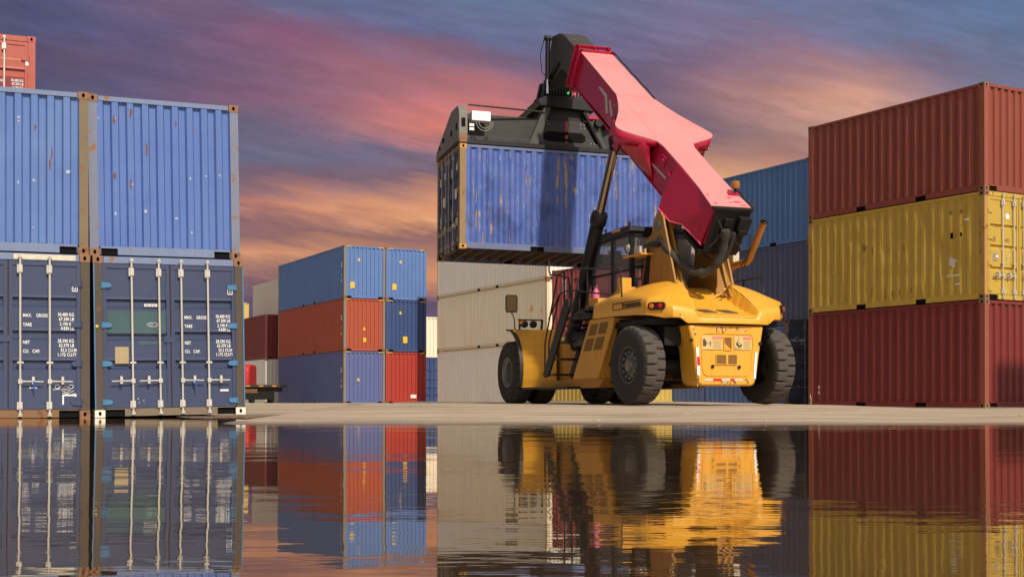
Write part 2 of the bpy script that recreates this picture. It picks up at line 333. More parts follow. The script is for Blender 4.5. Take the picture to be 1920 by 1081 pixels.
# ------------------------------------------------------------ containers
W_, H1, H2 = 2.438, 2.591, 2.896
def casting(mb, x0, y0, z0, sx, sy, H=0.118):
    """corner casting 178 x 162 x 118 with oval holes in the outward faces; sx, sy = +1 when the container lies towards +x / +y"""
    a, b = 0.162, 0.178
    xa, xb = (x0, x0+a) if sx > 0 else (x0-a, x0)
    ya, yb = (y0, y0+b) if sy > 0 else (y0-b, y0)
    z1 = z0+H
    def face(O, U, V, wu, wv, ru, rv, inw):
        O, U, V, inw = map(Vector, (O, U, V, inw)); n = 12; C = O+U*(wu/2)+V*(wv/2)
        outer, inner, deep = [], [], []
        for k in range(n):
            t = 2*math.pi*k/n; cu, cv = math.cos(t), math.sin(t)
            inner.append(C+U*(ru*cu)+V*(rv*cv)); deep.append(C+U*(ru*cu)+V*(rv*cv)+inw*0.04)
            sc = min(wu/2/abs(cu) if abs(cu) > 1e-6 else 9, wv/2/abs(cv) if abs(cv) > 1e-6 else 9)
            outer.append(C+U*(cu*sc)+V*(cv*sc))
        o = len(mb.v); mb.v += [tuple(p) for p in outer+inner+deep]
        for k in range(n):
            j = (k+1) % n
            mb.f.append((o+k, o+j, o+n+j, o+n+k)); mb.mi.append(0)
            mb.f.append((o+n+k, o+n+j, o+2*n+j, o+2*n+k)); mb.mi.append(1)
        mb.f.append(tuple(o+2*n+k for k in range(n))); mb.mi.append(1)
        for k in (1, 4, 7, 10):                                   # square corners of the ring
            j = k+1; pa, pb = outer[k], outer[j % n]
            cor = C+U*(wu/2*(1 if (outer[k]-C).dot(U)+(outer[j % n]-C).dot(U) > 0 else -1))+V*(wv/2*(1 if (outer[k]-C).dot(V)+(outer[j % n]-C).dot(V) > 0 else -1))
            i = len(mb.v); mb.v += [tuple(pa), tuple(cor), tuple(pb)]; mb.f.append((i, i+1, i+2)); mb.mi.append(0)
    face((xa, ya if sy > 0 else yb, z0), (1,0,0), (0,0,1), a, H, 0.024, 0.036, (0, 1 if sy > 0 else -1, 0))
    face((xa if sx > 0 else xb, ya, z0), (0,1,0), (0,0,1), b, H, 0.030, 0.036, (1 if sx > 0 else -1, 0, 0))
    xi = xb if sx > 0 else xa; yi = yb if sy > 0 else ya
    mb.add([(xa,ya,z0),(xb,ya,z0),(xb,yb,z0),(xa,yb,z0)], [(0,1,2,3)]); mb.add([(xa,ya,z1),(xb,ya,z1),(xb,yb,z1),(xa,yb,z1)], [(0,1,2,3)])
    mb.add([(xi,ya,z0),(xi,yb,z0),(xi,yb,z1),(xi,ya,z1)], [(0,1,2,3)]); mb.add([(xa,yi,z0),(xb,yi,z0),(xb,yi,z1),(xa,yi,z1)], [(0,1,2,3)])
def corrugated(L, z0, z1, pitch, flat, slope, depth, margin, dents=0.0, seed=0, rows=7):
    """vertical corrugations along x 0..L at y = 0 (crest) .. depth (valley, inwards +y)"""
    pts = [(0, depth*0.5)]; x = margin; n = max(1, round((L-2*margin)/pitch)); p = (L-2*margin)/n; k = p/pitch
    for i in range(n):
        a = x+i*p
        pts += [(a, 0.0), (a+flat*k, 0.0), (a+(flat+slope)*k, depth), (a+(2*flat+slope)*k, depth)]
    pts += [(x+n*p, 0.0), (L, 0.0)]
    pts[0] = (0, 0.0)
    mb = MB(); m = len(pts)
    rows_ = rows if dents > 0 else 1
    for r in range(rows_+1):
        z = z0+(z1-z0)*r/rows_
        for (px, py) in pts:
            d = 0
            if dents and 0 < r < rows_:
                d = dents*(noise.noise(Vector((px*1.3+seed*7, z*1.5, seed)))*0.7+max(0, noise.noise(Vector((px*3.1, z*3.7+seed*3, 5)))-0.25)*2.0)
            mb.v.append((px, py+d, z))
    mb.f = [(r*m+i, r*m+i+1, (r+1)*m+i+1, (r+1)*m+i) for r in range(rows_) for i in range(m-1)]; mb.mi = [0]*len(mb.f)
    return mb
def pockets_rail(mb, L, pos, w=0.36, z0=0.012, z1=0.16, th=0.05, dk=1):
    """bottom rail along x with fork pockets (real openings with a dark inside)"""
    x = 0.17; ends = []
    for p in pos: ends += [p-w/2, p+w/2]
    ends = [x]+ends+[L-0.17]
    for i in range(0, len(ends), 2): mb.box((ends[i], 0.004, z0), (ends[i+1], th, z1))
    for p in pos:
        mb.box((p-w/2, 0.006, 0.122), (p+w/2, th, z1)); mb.box((p-w/2, 0.045, z0), (p+w/2, 0.06, 0.122), dk)
def container(label, col, M, L=6.058, H=H1, end='wall', far='wall', group=None, cat='shipping container', post=None, rail=None, cast=None, dents=0.010, lod=0,
              pockets=True, side_depth=0.042, door=None, name='shipping_container', under=False, seed=0, side_mat=None, end_mat=None):
    """x: across the end (0..2.438), y: along the length; the near end is y = 0"""
    root = empty(name, M, label, cat, group)
    post = post or col; rail = rail or post; cast = cast or RUSTY; side_mat = side_mat or col; end_mat = end_mat or col
    door = door or {}
    cmb = None
    for (x, sx) in ((0, 1), (W_, -1)):
        for (y, sy) in ((0, 1), (L, -1)):
            if lod >= 2 and sy < 0: continue
            for z in (0, H-0.118):
                if True:
                    c = MB(); casting(c, x, y, z, sx, sy); c.build('corner_casting', [cast, BLACK], root)
            p = MB(); a, b = (x+0.005, x+0.145) if sx > 0 else (x-0.145, x-0.005)
            ya, yb = (0.006, 0.16) if sy > 0 else (L-0.16, L-0.006)
            p.box((a, ya, 0.118), (b, yb, H-0.118)); p.build('corner_post', post, root)
    if cmb: cmb.build('corner_castings', [cast, BLACK], root)
    for s in (0, 1):                                              # long sides
        T = Matrix(((0, 1, 0, 0), (1, 0, 0, 0), (0, 0, 1, 0), (0, 0, 0, 1))) if s == 0 else Matrix(((0, -1, 0, W_), (1, 0, 0, 0), (0, 0, 1, 0), (0, 0, 0, 1)))
        mb = corrugated(L-0.30, 0.15, H-0.075, 0.278, 0.072, 0.068, side_depth, 0.03, dents, seed+s)
        o = mb.build('side_wall', side_mat, root, fix=False); o.data.transform(T @ Matrix.Translation((0.15, 0.012, 0)))
        r = MB(); pos = (L/2-1.03, L/2+1.03) if pockets else ()
        pockets_rail(r, L, pos); r.v = [tuple(T @ Vector(q)) for q in r.v]; r.build('bottom_rail', [rail, BLACK], root)
        r = MB(); r.box((0.17, 0.005, H-0.078), (L-0.17, 0.07, H-0.016)); r.v = [tuple(T @ Vector(q)) for q in r.v]; r.build('top_rail', rail, root)
    rf = MB(); k = int(L/0.4)
    for i in range(k): rf.box((0.07, 0.08+i*(L-0.16)/k, H-0.06), (W_-0.07, 0.08+(i+0.62)*(L-0.16)/k, H-0.025))
    rf.box((0.07, 0.07, H-0.07), (W_-0.07, L-0.07, H-0.04)); rf.build('roof', col, root)
    fl = MB(); fl.box((0.05, 0.06, 0.14), (W_-0.05, L-0.06, 0.165), 1)
    if under:
        n = int(L/0.32)
        for i in range(1, n):
            y = 0.1+i*(L-0.2)/n; fl.box((0.06, y-0.022, 0.03), (W_-0.06, y-0.016, 0.14)); fl.box((0.06, y-0.022, 0.026), (W_-0.06, y+0.022, 0.032))
    fl.build('floor', [UNDER, UNDERB], root)
    for e, kind in ((0, end), (1, far)):
        TE = Matrix.Identity(4) if e == 0 else Matrix(((-1, 0, 0, W_), (0, -1, 0, L), (0, 0, 1, 0), (0, 0, 0, 1)))
        if lod >= 2 and e == 1: kind = 'plain'
        hd = MB()
        if kind == 'doors':
            hd.box((0.17, 0.004, H-0.112), (W_-0.17, 0.07, H-0.006)); hd.v = [tuple(TE @ Vector(q)) for q in hd.v]; hd.build('door_header', door.get('header', rail), root)
            sl_ = MB(); pockets_rail(sl_, W_, (0.17+0.15, W_-0.17-0.15) if door.get('pocket', True) else (), w=0.30, z1=0.135, th=0.07); sl_.v = [tuple(TE @ Vector(q)) for q in sl_.v]
            sl_.build('door_sill', [door.get('sill', rail), BLACK], root)
            build_doors(root, H, TE, door.get('mat', end_mat), door, lod)
        elif kind == 'wall':
            hd.box((0.17, 0.004, H-0.095), (W_-0.17, 0.07, H-0.020)); hd.v = [tuple(TE @ Vector(q)) for q in hd.v]; hd.build('end_header', rail, root)
            sl_ = MB(); pockets_rail(sl_, W_, (0.17+0.14, W_-0.17-0.14), w=0.26, z0=0.020, z1=0.155, th=0.07); sl_.v = [tuple(TE @ Vector(q)) for q in sl_.v]; sl_.build('end_sill', [rail, BLACK], root)
            mb = corrugated(W_-0.28, 0.15, H-0.09, 0.246, 0.097, 0.026, 0.048, 0.0, dents*0.5, seed+5)
            for i, q in enumerate(mb.v): mb.v[i] = (q[0]+0.14, q[1]+0.014, q[2])
            mb.v = [tuple(TE @ Vector(q)) for q in mb.v]; mb.build('end_wall', end_mat, root, fix=False)
        elif kind == 'flat':
            mb = MB(); mb.box((0.14, 0.010, 0.02), (W_-0.14, 0.05, H-0.02)); mb.v = [tuple(TE @ Vector(q)) for q in mb.v]; mb.build('end_wall', end_mat, root)
        else:
            mb = MB(); mb.box((0.10, 0.02, 0.04), (W_-0.10, 0.05, H-0.03)); mb.v = [tuple(TE @ Vector(q)) for q in mb.v]; mb.build('end_wall', end_mat, root)
    return root
def build_doors(root, H, TE, mat, D, lod):
    z0, z1 = 0.145, H-0.122
    bands = D.get('bands', [(0.265, 0.325), (0.465, 0.525), (0.69, 0.75)])
    res = []
    for k in (0, 1):
        xa, xb = (0.150, 1.207) if k == 0 else (1.231, W_-0.150)
        fx0, fx1 = xa+0.055, xb-0.055; y0, yp = 0.012, 0.030
        mb = MB()
        mb.box((xa, y0, z0), (fx0, 0.07, z1)); mb.box((fx1, y0, z0), (xb, 0.07, z1)); mb.box((fx0, y0+0.002, z0), (fx1, 0.07, z0+0.07)); mb.box((fx0, y0+0.002, z1-0.07), (fx1, 0.07, z1))
        hh = z1-z0; prof_ = [(z0+0.07, yp)]
        for (a, b) in bands:
            za, zb = z0+a*hh, z0+b*hh; dp = 0.046; prof_ += [(za, yp), (za+0.035, yp+dp), (zb-0.010, yp+dp), (zb+0.012, yp-0.004), (zb+0.05, yp)]
        prof_.append((z1-0.07, yp)); n = len(prof_)
        mb.add([(fx0, y, z) for (z, y) in prof_]+[(fx1, y, z) for (z, y) in prof_], [(i, i+n, i+1+n, i+1) for i in range(n-1)])
        mb.v = [tuple(TE @ Vector(q)) for q in mb.v]
        d = mb.build('door', mat, root); res.append(d)
        gk = MB()
        g_ = 0.010
        gk.box((xa-0.008, 0.028, z0-0.008), (xa, 0.06, z1+0.008)); gk.box((xb, 0.028, z0-0.008), (xb+0.010, 0.06, z1+0.008))
        gk.box((xa, 0.022, z1), (xb, 0.06, z1+g_)); gk.box((xa, 0.022, z0-g_), (xb, 0.06, z0))
        gk.v = [tuple(TE @ Vector(q)) for q in gk.v]; gk.build('gasket', GASKET, d)
        rods = D.get('rods', ([0.625, 1.080], [1.375, 1.830]))[k]
        for ri, x in enumerate(rods):
            rd = MB(); yr = -0.020; n = 8
            rd.tube([(x, yr, 0.05), (x, yr, H-0.04)], 0.017, n)
            zs = (0.22, 0.80, H-0.31)
            for z, hgt in ((0.14, 0.12), (H-0.32, 0.13)):
                rd.box((x-0.048, yr-0.014, z), (x+0.034, yr+0.03, z+hgt)); rd.box((x-0.020, yr-0.034, z+0.012), (x+0.032, yr, z+hgt-0.012))
                for q in (0.02, hgt-0.03): rd.box((x-0.044, yr-0.024, z+q), (x-0.034, yr-0.010, z+q+0.010))
            for z in (0.035, H-0.085): rd.box((x-0.032, yr-0.022, z), (x+0.032, yr+0.016, z+0.022)); rd.box((x-0.022, yr-0.030, z+0.018), (x+0.022, yr+0.018, z+0.05))
            rd.box((x-0.045, yr-0.022, 0.86), (x+0.05, yr+0.04, 0.89))
            rd.v = [tuple(TE @ Vector(q)) for q in rd.v]; rd.build('lock_rod', D.get('rodmat', ROD), d)
            if D.get('handles', True):
                h = MB(); z = 0.58
                sg = D.get('hdir', (-1, -1, 1, 1))[k*2+ri]
                h.tube([(x, yr-0.02, z), (x+sg*0.10, yr-0.035, z), (x+sg*0.34, yr-0.040, z-0.004)], [0.014, 0.013, 0.011], 6)
                h.box((x-0.03, yr-0.034, z-0.035), (x+0.03, yr-0.008, z+0.035))
                xm = x+sg*0.19; h.box((xm-0.020, yr-0.055, z-0.045), (xm+0.020, yr+0.03, z+0.075)); h.tube([(xm, yr-0.04, z+0.02), (xm, yr-0.066, z+0.02)], 0.024, 8)
                h.v = [tuple(TE @ Vector(q)) for q in h.v]; h.build('handle', D.get('rodmat', ROD), d)
        xh = 0.145 if k == 0 else W_-0.145; s = 1 if k == 0 else -1
        for z in (0.24, 0.86, 1.48, 2.12):
            if z > H-0.25: continue
            hg = MB(); pl = [(xh-s*0.005, z-0.045), (xh+s*0.10, z-0.040), (xh+s*0.135, z-0.022), (xh+s*0.135, z+0.022), (xh+s*0.10, z+0.040), (xh-s*0.005, z+0.045)]
            hg.prism(pl, -0.010, 0.010, 1); hg.tube([(xh-s*0.012, -0.004, z-0.05), (xh-s*0.012, -0.004, z+0.05)], 0.016, 8)
            hg.v = [tuple(TE @ Vector(q)) for q in hg.v]; hg.build('hinge', D.get('hinge', mat), d)
    root['doors'] = 1; DOORS[root.name] = res
DOORS = {}
UNDER = paint('underside_steel', (0.10, 0.055, 0.035), rust=0.6, streak=0.3, rough=0.8)
UNDERB = simple('floor_planks', (0.022, 0.014, 0.010), 0.85)

def pose(x, y, z, yaw, p=0, r=0):
    return Matrix.Translation((x, y, z)) @ Euler((0, 0, R(yaw))).to_matrix().to_4x4() @ Matrix.Rotation(R(p), 4, 'X') @ Matrix.Rotation(R(r), 4, 'Y')
def up(M, dx=0, dy=0, dz=0): return M @ Matrix.Translation((dx, dy, dz))
FX = Matrix(((1,0,0,0),(0,0,-1,0),(0,1,0,0),(0,0,0,1)))          # text plane -> facing -y (near end)
FS = Matrix(((0,0,-1,0),(-1,0,0,0),(0,1,0,0),(0,0,0,1)))         # text plane -> facing -x (left side)
def patch(name, mat, parent, x0, z0, x1, z1, y, th=0.003, side=False):
    """a thin plate or sticker standing proud of the near end (or of the left side, then x is along the length)"""
    b = MB()
    if side: b.box((y-th, x0, z0), (y, x1, z1))
    else: b.box((x0, y-th, z0), (x1, y, z1))
    return b.build(name, mat, parent)
def blot(parent, y, z, ry, rz, mat, seed, side=True, x=0.010, name='stain'):
    b = MB(); n = 18; rr = []
    for k in range(n):
        t = 2*math.pi*k/n; q = 0.65+0.55*noise.noise(Vector((math.cos(t)*1.7, math.sin(t)*1.7, seed*3.3))); rr.append((y+ry*q*math.cos(t), z+rz*q*math.sin(t)))
    b.prism(rr, x-0.003, x, 0 if side else 1); b.build(name, mat, parent)
def tri_sticker(parent, x, z, s, y, mat=None, side=False):
    b = MB(); p = [(x-s/2, z), (x+s/2, z), (x+s*0.12, z+s), (x-s*0.12, z+s)]
    b.prism(p, y-0.003, y, 0 if side else 1); b.build('warning_sticker', mat or STICK, parent)
def hazard(parent, y, H, step=0.07):
    for x0 in (0.10, W_-0.40):
        b = MB()
        for i in range(4): b.box((x0+i*0.08, y-0.004, H-0.085), (x0+i*0.08+0.04, y, H-0.03))
        b.build('hazard_marking', HAZ, parent)

# colours
BLUE_T = paint('cornflower_blue_paint', (0.070, 0.140, 0.40), rust=0.24, streak=0.22, fade=0.35, grime=0.35, rough=0.5, bump=0.10)
BLUE_T2 = paint('cornflower_blue_paint_faded', (0.074, 0.150, 0.39), rust=0.26, streak=0.14, fade=0.5, grime=0.4, rough=0.5, bump=0.12, off=2)
BLUE_D = paint('navy_door_paint', (0.030, 0.045, 0.108), rust=0.10, streak=0.08, fade=0.18, grime=0.3, rough=0.5, bump=0.10)
POST_R = paint('rusted_olive_post', (0.17, 0.125, 0.070), rust=0.75, streak=0.7, rough=0.7, rustcol=(0.15, 0.055, 0.018), bump=0.25)
POST_B = paint('rust_stained_blue_post', (0.16, 0.18, 0.26), rust=0.85, streak=0.6, rough=0.65, rustcol=(0.19, 0.085, 0.03), bump=0.2)
RAIL_B = paint('blue_grey_rail', (0.15, 0.20, 0.34), rust=0.5, streak=0.4, rough=0.6, rustcol=(0.20, 0.09, 0.035))
SILL = paint('bare_olive_sill', (0.17, 0.13, 0.085), rust=0.5, streak=0.5, rough=0.65)
SILL_R = paint('rusted_sill', (0.20, 0.10, 0.04), rust=0.8, streak=0.7, rough=0.7)
CYAN = paint('sky_blue_paint', (0.045, 0.17, 0.34), rust=0.2, streak=0.2, rough=0.5)
CASTW = paint('white_casting', (0.75, 0.70, 0.60), rust=0.35, streak=0.3, rough=0.6)
POST_D = paint('dark_rusted_post', (0.075, 0.055, 0.040), rust=0.6, streak=0.6, rough=0.75, bump=0.25)
STK = 'containers stacked at the left edge of the puddle'
# A (right) and B (left) stacks beside the water
MA = pose(-6.664, 20.86, 0.005, 26.07, -0.13, -1.06); MBm = pose(-8.951, 19.804, -0.013, 22.64, 0.06, -0.31)
dA = dict(mat=BLUE_D, hinge=CYAN, header=RAIL_B, sill=SILL, rods=([0.60, 1.035], [1.395, 1.83]))
A0 = container('navy container standing in the water with light blue hinges and a boxed digit 1', BLUE_D, MA, end='doors', post=POST_D, rail=RAIL_B, door=dA, group=STK, dents=0.004)
A1 = container('cornflower blue container standing on the navy one with light blue hinges', BLUE_T, up(MA, -0.045, 0, H1), post=POST_B, rail=RAIL_B, group=STK, dents=0.012, seed=3)
dB = dict(mat=BLUE_D, hinge=BLUE_D, header=RAIL_B, sill=SILL_R, rods=([0.60, 1.035], [1.395, 1.83]))
B0 = container('navy container at the left edge with a white scribble on its door', BLUE_D, MBm, end='doors', post=POST_D, rail=SILL_R, door=dB, group=STK, dents=0.004)
B1 = container('cornflower blue container at the left edge, directly below the small red one', BLUE_T2, up(MBm, -0.02, 0, H1), post=POST_R, rail=RAIL_B, group=STK, dents=0.014, seed=9)
def load_text(d, x, zt, k=1.0):
    for (s, dx, dz) in (('MAX.    GROSS', 0, 0), ('TARE', 0, -0.145), ('NET', 0, -0.42), ('CU.   CAP.', 0, -0.56)):
        text(s, 0.074, Matrix.Translation((x+dx, 0.021, zt+dz-0.01)) @ FX, WHITE, d, bold=0.0012)
    for (s, dz) in (('30.480 KG', 0.012), ('67.200 LB', -0.060), ('2.190 KG', -0.138), ('4.830 LB', -0.208), ('28.290 KG', -0.405), ('62.370 LB', -0.475), ('33.2 CU.M', -0.550), ('1.172 CU.FT', -0.622)):
        text(s, 0.074, Matrix.Translation((x+(0.76 if 'CU' not in s else 0.80), 0.021, zt+dz)) @ FX, WHITE, d, align='RIGHT', bold=0.0012)
for root, dg in ((A0, '1'), (B0, '0')):
    dR = DOORS[root.name][1]
    load_text(dR, 1.445 if root is A0 else 1.435, 1.60)
    fr_ = MB(); x, z = W_-0.275, 2.00
    for (a, b, c, d) in ((0, 0, 0.085, 0.012), (0, 0.128, 0.085, 0.14), (0, 0, 0.010, 0.14), (0.075, 0, 0.085, 0.14)): fr_.box((x+a, 0.006, z+b), (x+c, 0.009, z+d))
    fr_.build('digit_frame', WHITE, dR); text(dg, 0.125, Matrix.Translation((x+0.020, 0.008, z+0.025)) @ FX, WHITE, dR)
dL, dR = DOORS[A0.name]
TEAL = paint('teal_repaint', (0.030, 0.080, 0.092), rust=0.15, streak=0.1, fade=0.5, rough=0.6)
patch('repaint_patch', TEAL, dL, 0.215, 1.345, 1.14, 1.71, 0.0275); patch('repaint_patch', TEAL, dL, 0.70, 1.17, 1.14, 1.225, 0.0275)
patch('plate', paint('tan_plate', (0.36, 0.28, 0.15), rust=0.2), dL, 0.33, 0.86, 0.545, 1.13, 0.026)
PAPER = simple('paper_label', (0.72, 0.70, 0.66), 0.7, var=0.1, scale=60)
patch('paper_label', PAPER, dL, 0.80, 1.785, 1.01, 1.83, 0.026); text('TOX 120 AN', 0.040, Matrix.Translation((0.815, 0.021, 1.795)) @ FX, simple('ink', (0.15, 0.15, 0.18), 0.7), dL, bold=0.0005)
sm_ = MB()
for i in range(5):
    t0 = i*0.9; sm_.tube([(0.92+0.012*i+0.085*math.cos(t0+k*0.45)*(1-i*0.12), 0.024, 1.49+0.034*math.sin(t0+k*0.45)) for k in range(15)], 0.004, 4)
sm_.build('chalk_smear', simple('chalk', (0.40, 0.43, 0.42), 0.8), dL)
patch('paper_label', PAPER, dR, 2.02, 0.39, 2.16, 0.425, 0.026)
sm_ = MB()
for (x, z, h_) in ((1.085-0.09, 0.20, 0.035), (1.07-0.09, 0.28, 0.02), (1.17-0.09, 0.17, 0.05), (1.16-0.09, 0.25, 0.015)): sm_.tube([(x-0.3, 0.023, z), (x-0.293, 0.023, z+h_)], 0.005, 4)
sm_.build('chalk_tick', WHITE, dL)
SEAL = simple('blue_seal', (0.02, 0.10, 0.55), 0.4)
for d, x in ((dR, 1.60), (DOORS[B0.name][1], 1.60)):
    b = MB(); b.tube([(x, -0.07, 0.60), (x-0.01, -0.075, 0.54), (x+0.012, -0.07, 0.42)], [0.014, 0.016, 0.004], 6); b.build('seal', SEAL, d)
lb = MB(); lb.box((1.10, -0.002, 1.20), (1.245, 0.020, 1.30)); lb.build('customs_plate', BLUE_D, DOORS[A0.name][1])
lb = MB(); lb.box((1.10, -0.002, 1.20), (1.245, 0.020, 1.30)); lb.build('customs_plate', BLUE_D, DOORS[B0.name][1])
# light blue post faces and white lower castings of A0
for x in (0.0, W_-0.028):
    b = MB(); b.box((x+0.004, -0.008, 0.12 if x == 0 else 0.14), (x+0.024, 0.006, H1-0.125)); b.build('post_edge', CYAN, A0)
for o in A0.children:
    if o.name.startswith('corner_casting') and sum(v.co.z for v in o.data.vertices)/len(o.data.vertices) < 0.3 and min(v.co.y for v in o.data.vertices) < 0.1:
        o.data.materials[0] = CASTW
# scribble and tape square on B0
dR = DOORS[B0.name][1]; b = MB()
def stroke(pts): b.tube([(1.90+x, 0.022, 0.42+z) for x, z in pts], 0.005, 4)
for cx in (0.045, 0.25): stroke([(cx+0.035*math.cos(t*0.6), 0.075+0.03*math.sin(t*0.6)) for t in range(12)])
stroke([(0.06, 0.06), (0.11, 0.085), (0.13, 0.05), (0.17, 0.09), (0.19, 0.06), (0.22, 0.085)]); stroke([(-0.02, 0.03), (0.10, 0.04), (0.22, 0.025)])
stroke([(0.10, 0.03), (0.18, -0.02), (0.25, 0.03), (0.20, -0.03), (0.29, 0.01), (0.27, -0.04), (0.36, -0.05), (0.30, -0.03)]); stroke([(0.12, -0.02), (0.34, -0.085)]); stroke([(0.20, -0.035), (0.15, -0.06)])
b.build('scribble', WHITE, dR)
b = MB(); x, z = 2.02, 0.18
b.box((x, 0.020, z+0.17), (x+0.235, 0.024, z+0.195)); b.box((x, 0.020, z), (x+0.022, 0.024, z+0.17)); b.box((x+0.213, 0.020, z+0.01), (x+0.235, 0.024, z+0.17)); b.box((x+0.04, 0.020, z), (x+0.13, 0.024, z+0.018)); b.build('tape_square', WHITE, dR)
patch('paper_label', PAPER, dR, 1.53, 0.47, 1.64, 0.49, 0.026)
b = MB(); b.box((1.30, 0.001, H1-0.100), (W_-0.22, 0.004, H1-0.02)); b.build('scuffed_paint', simple('scuffed_primer', (0.62, 0.56, 0.44), 0.7, var=0.45, scale=9), B0)
patch('sticker', STICK, A0, 0.03, 1.44, 0.07, 1.48, -0.012)
SCF = simple('pale_scuff', (0.36, 0.42, 0.52), 0.7, var=0.3, scale=40); RSP = simple('rust_spot', (0.17, 0.07, 0.03), 0.85, var=0.4, scale=40)
rn = random.Random(21)
for root in (A1, B1):
    for i in range(16):
        k_ = rn.randrange(9); xc = 0.14+(W_-0.28)/9*(k_+0.20)+rn.uniform(-.02, .02); zc = rn.uniform(0.35, 2.35)
        blot(root, xc, zc, rn.uniform(.012, .045), rn.uniform(.010, .05) if i % 3 else rn.uniform(.05, .16), SCF if i % 3 else RSP, i+40, side=False, x=0.0125 if root is A1 else 0.0125, name='scuff')
# red one on the row behind B
REDT = paint('faded_red_paint', (0.42, 0.085, 0.055), rust=0.1, streak=0.1, fade=0.25, rough=0.45)
MT = pose(-12.15, 26.08, 0.05, 22.6)
for k in (0, 1): container('blue container at the back of the left stacks, tier %d under the small red one' % (k+1), BLUE_T2, up(MT, 0, 0, k*H1), lod=2, dents=0, group='support containers hidden behind the left stacks')
dT = dict(mat=REDT, hinge=REDT, rods=([0.6, 1.035], [1.395, 1.83]), sill=REDT, header=REDT, rodmat=paint('white_rod', (0.7, 0.68, 0.62), rust=0.1))
T2 = container('small looking red container with white lock rods, highest thing at the left edge', REDT, up(MT, 0, 0, 2*H1), end='doors', door=dT, cast=REDT, dents=0.003)
dR = DOORS[T2.name][1]
patch('stripe', simple('maroon_stripe', (0.20, 0.012, 0.010), 0.5), dR, 1.40, 1.50, W_-0.21, 1.73, 0.027)
load_text(dR, 1.445, 1.62)
patch('paper_label', PAPER, dR, 2.24, 1.98, 2.30, 2.10, 0.008); patch('faded_band', paint('faded_band_paint', (0.52, 0.15, 0.10), rust=0.05), dR, 1.40, 2.07, W_-0.22, 2.12, 0.028)

# C: right stack (red / yellow / red)
RED1 = paint('brick_red_paint', (0.245, 0.052, 0.030), rust=0.28, streak=0.3, fade=0.2, grime=0.35, rough=0.5, off=1)
RED2 = paint('oxblood_red_paint', (0.185, 0.022, 0.021), rust=0.26, streak=0.3, fade=0.12, grime=0.35, rough=0.5, off=4)
YEL = paint('mustard_yellow_paint', (0.52, 0.345, 0.050), rust=0.42, streak=0.45, fade=0.15, grime=0.45, rough=0.55, rustcol=(0.20, 0.10, 0.025), bump=0.25)
POSTY = paint('rust_streaked_yellow_post', (0.45, 0.25, 0.06), rust=0.75, streak=0.8, rough=0.7, rustcol=(0.20, 0.075, 0.02))
POSTR = paint('rusty_red_post', (0.28, 0.075, 0.045), rust=0.6, streak=0.5, rough=0.65, rustcol=(0.22, 0.09, 0.04))
MC = pose(11.229, 30.987, 0.104, 29.76, 0.08, 0.18); CG = 'containers of the three-high stack at the right edge'
C0 = container('dark red container at the bottom of the right stack, on the yard', RED2, MC, post=POSTR, group=CG, seed=11, rail=RED2)
dC = dict(mat=YEL, hinge=YEL, sill=YEL, header=YEL, rods=([0.62, 1.02], [1.36, 1.78]), bands=[(0.235, 0.275), (0.455, 0.50), (0.675, 0.715)])
C1 = container('rust-stained mustard yellow container between two red ones in the right stack', YEL, up(MC, 0, 0, H1), end='doors', post=POSTY, rail=YEL, group=CG, door=dC, side_depth=0.016, dents=0.030, seed=12)
C2 = container('brick red container on top of the right stack, against the sky', RED1, up(MC, 0, 0, 2*H1), post=POSTR, rail=RED1, group=CG, seed=13)
STAIN = simple('dark_stain', (0.27, 0.16, 0.035), 0.8, var=0.4, scale=25); GHOST = simple('worn_white_mark', (0.62, 0.58, 0.42), 0.7, var=0.3, scale=40)
for i, (y, z, ry, rz) in enumerate([(3.95, 1.60, .15, .13), (3.62, 1.50, .05, .16), (2.55, 1.48, .05, .10), (0.98, 0.96, .20, .15), (3.2, .36, .03, .20), (2.95, .34, .05, .12), (2.70, .36, .03, .10), (4.6, .3, .02, .12), (3.66, .40, .03, .20), (2.3, .38, .03, .09)]):
    blot(C1, y, z, ry, rz, GHOST if i == 3 else STAIN, i)
for (y0, z0, y1, z1) in ((0.66, 1.55, 0.76, 1.80), ): patch('warning_sticker', STICK, C1, y0, z0, y1, z1, 0.009, side=True)
patch('warning_sticker', simple('black_print', (0.02, 0.02, 0.02), 0.6), C1, 0.675, 1.57, 0.745, 1.66, 0.006, side=True)
patch('dark_sticker', BLACK, C1, 0.96, 1.54, 1.04, 1.68, 0.009, side=True); patch('paper_label', WHITE, C1, 0.48, 1.93, 0.60, 1.98, 0.009, side=True); patch('paper_label', WHITE, C1, 0.75, 0.40, 0.90, 0.43, 0.009, side=True)
patch('scuff', GHOST, C1, 0.75, 0.60, 1.15, 0.66, 0.009, side=True)
for y in (1.0, 0.68): patch('vent', STAIN, C1, y, 2.12, y+0.07, 2.22, 0.008, side=True)
dL, dR = DOORS[C1.name]
b = MB(); b.tube([(0.83, 0.022, 2.02), (0.83, 0.026, 2.02)], 0.07, 14); b.build('round_sticker', WHITE, dL)
patch('grey_plate', simple('grey_plate_paint', (0.30, 0.27, 0.22), 0.6), dL, 0.33, 0.93, 0.48, 1.13, 0.024); patch('paper_label', WHITE, dL, 0.41, 1.02, 0.49, 1.06, 0.020)
for i, (x, z, rx, rz, mm) in enumerate([(0.35, 1.45, .13, .11, STAIN), (0.82, 1.45, .14, .10, STAIN), (0.40, .55, .10, .16, STAIN)]): blot(dL, x, z, rx*0.8, rz*0.8, simple('brown_wear', (0.30, 0.17, 0.045), .8, var=.3), i+20, side=False, x=0.027)
b = MB(); b.tube([(0.76, .022, 1.10), (0.92, .022, 1.10), (0.86, .022, 1.05), (0.78, .022, 1.05)], 0.006, 4); b.tube([(0.80, .022, 1.02), (0.86, .022, 0.98), (0.84, .022, 0.93)], 0.006, 4); b.build('chalk_tick', WHITE, dL)
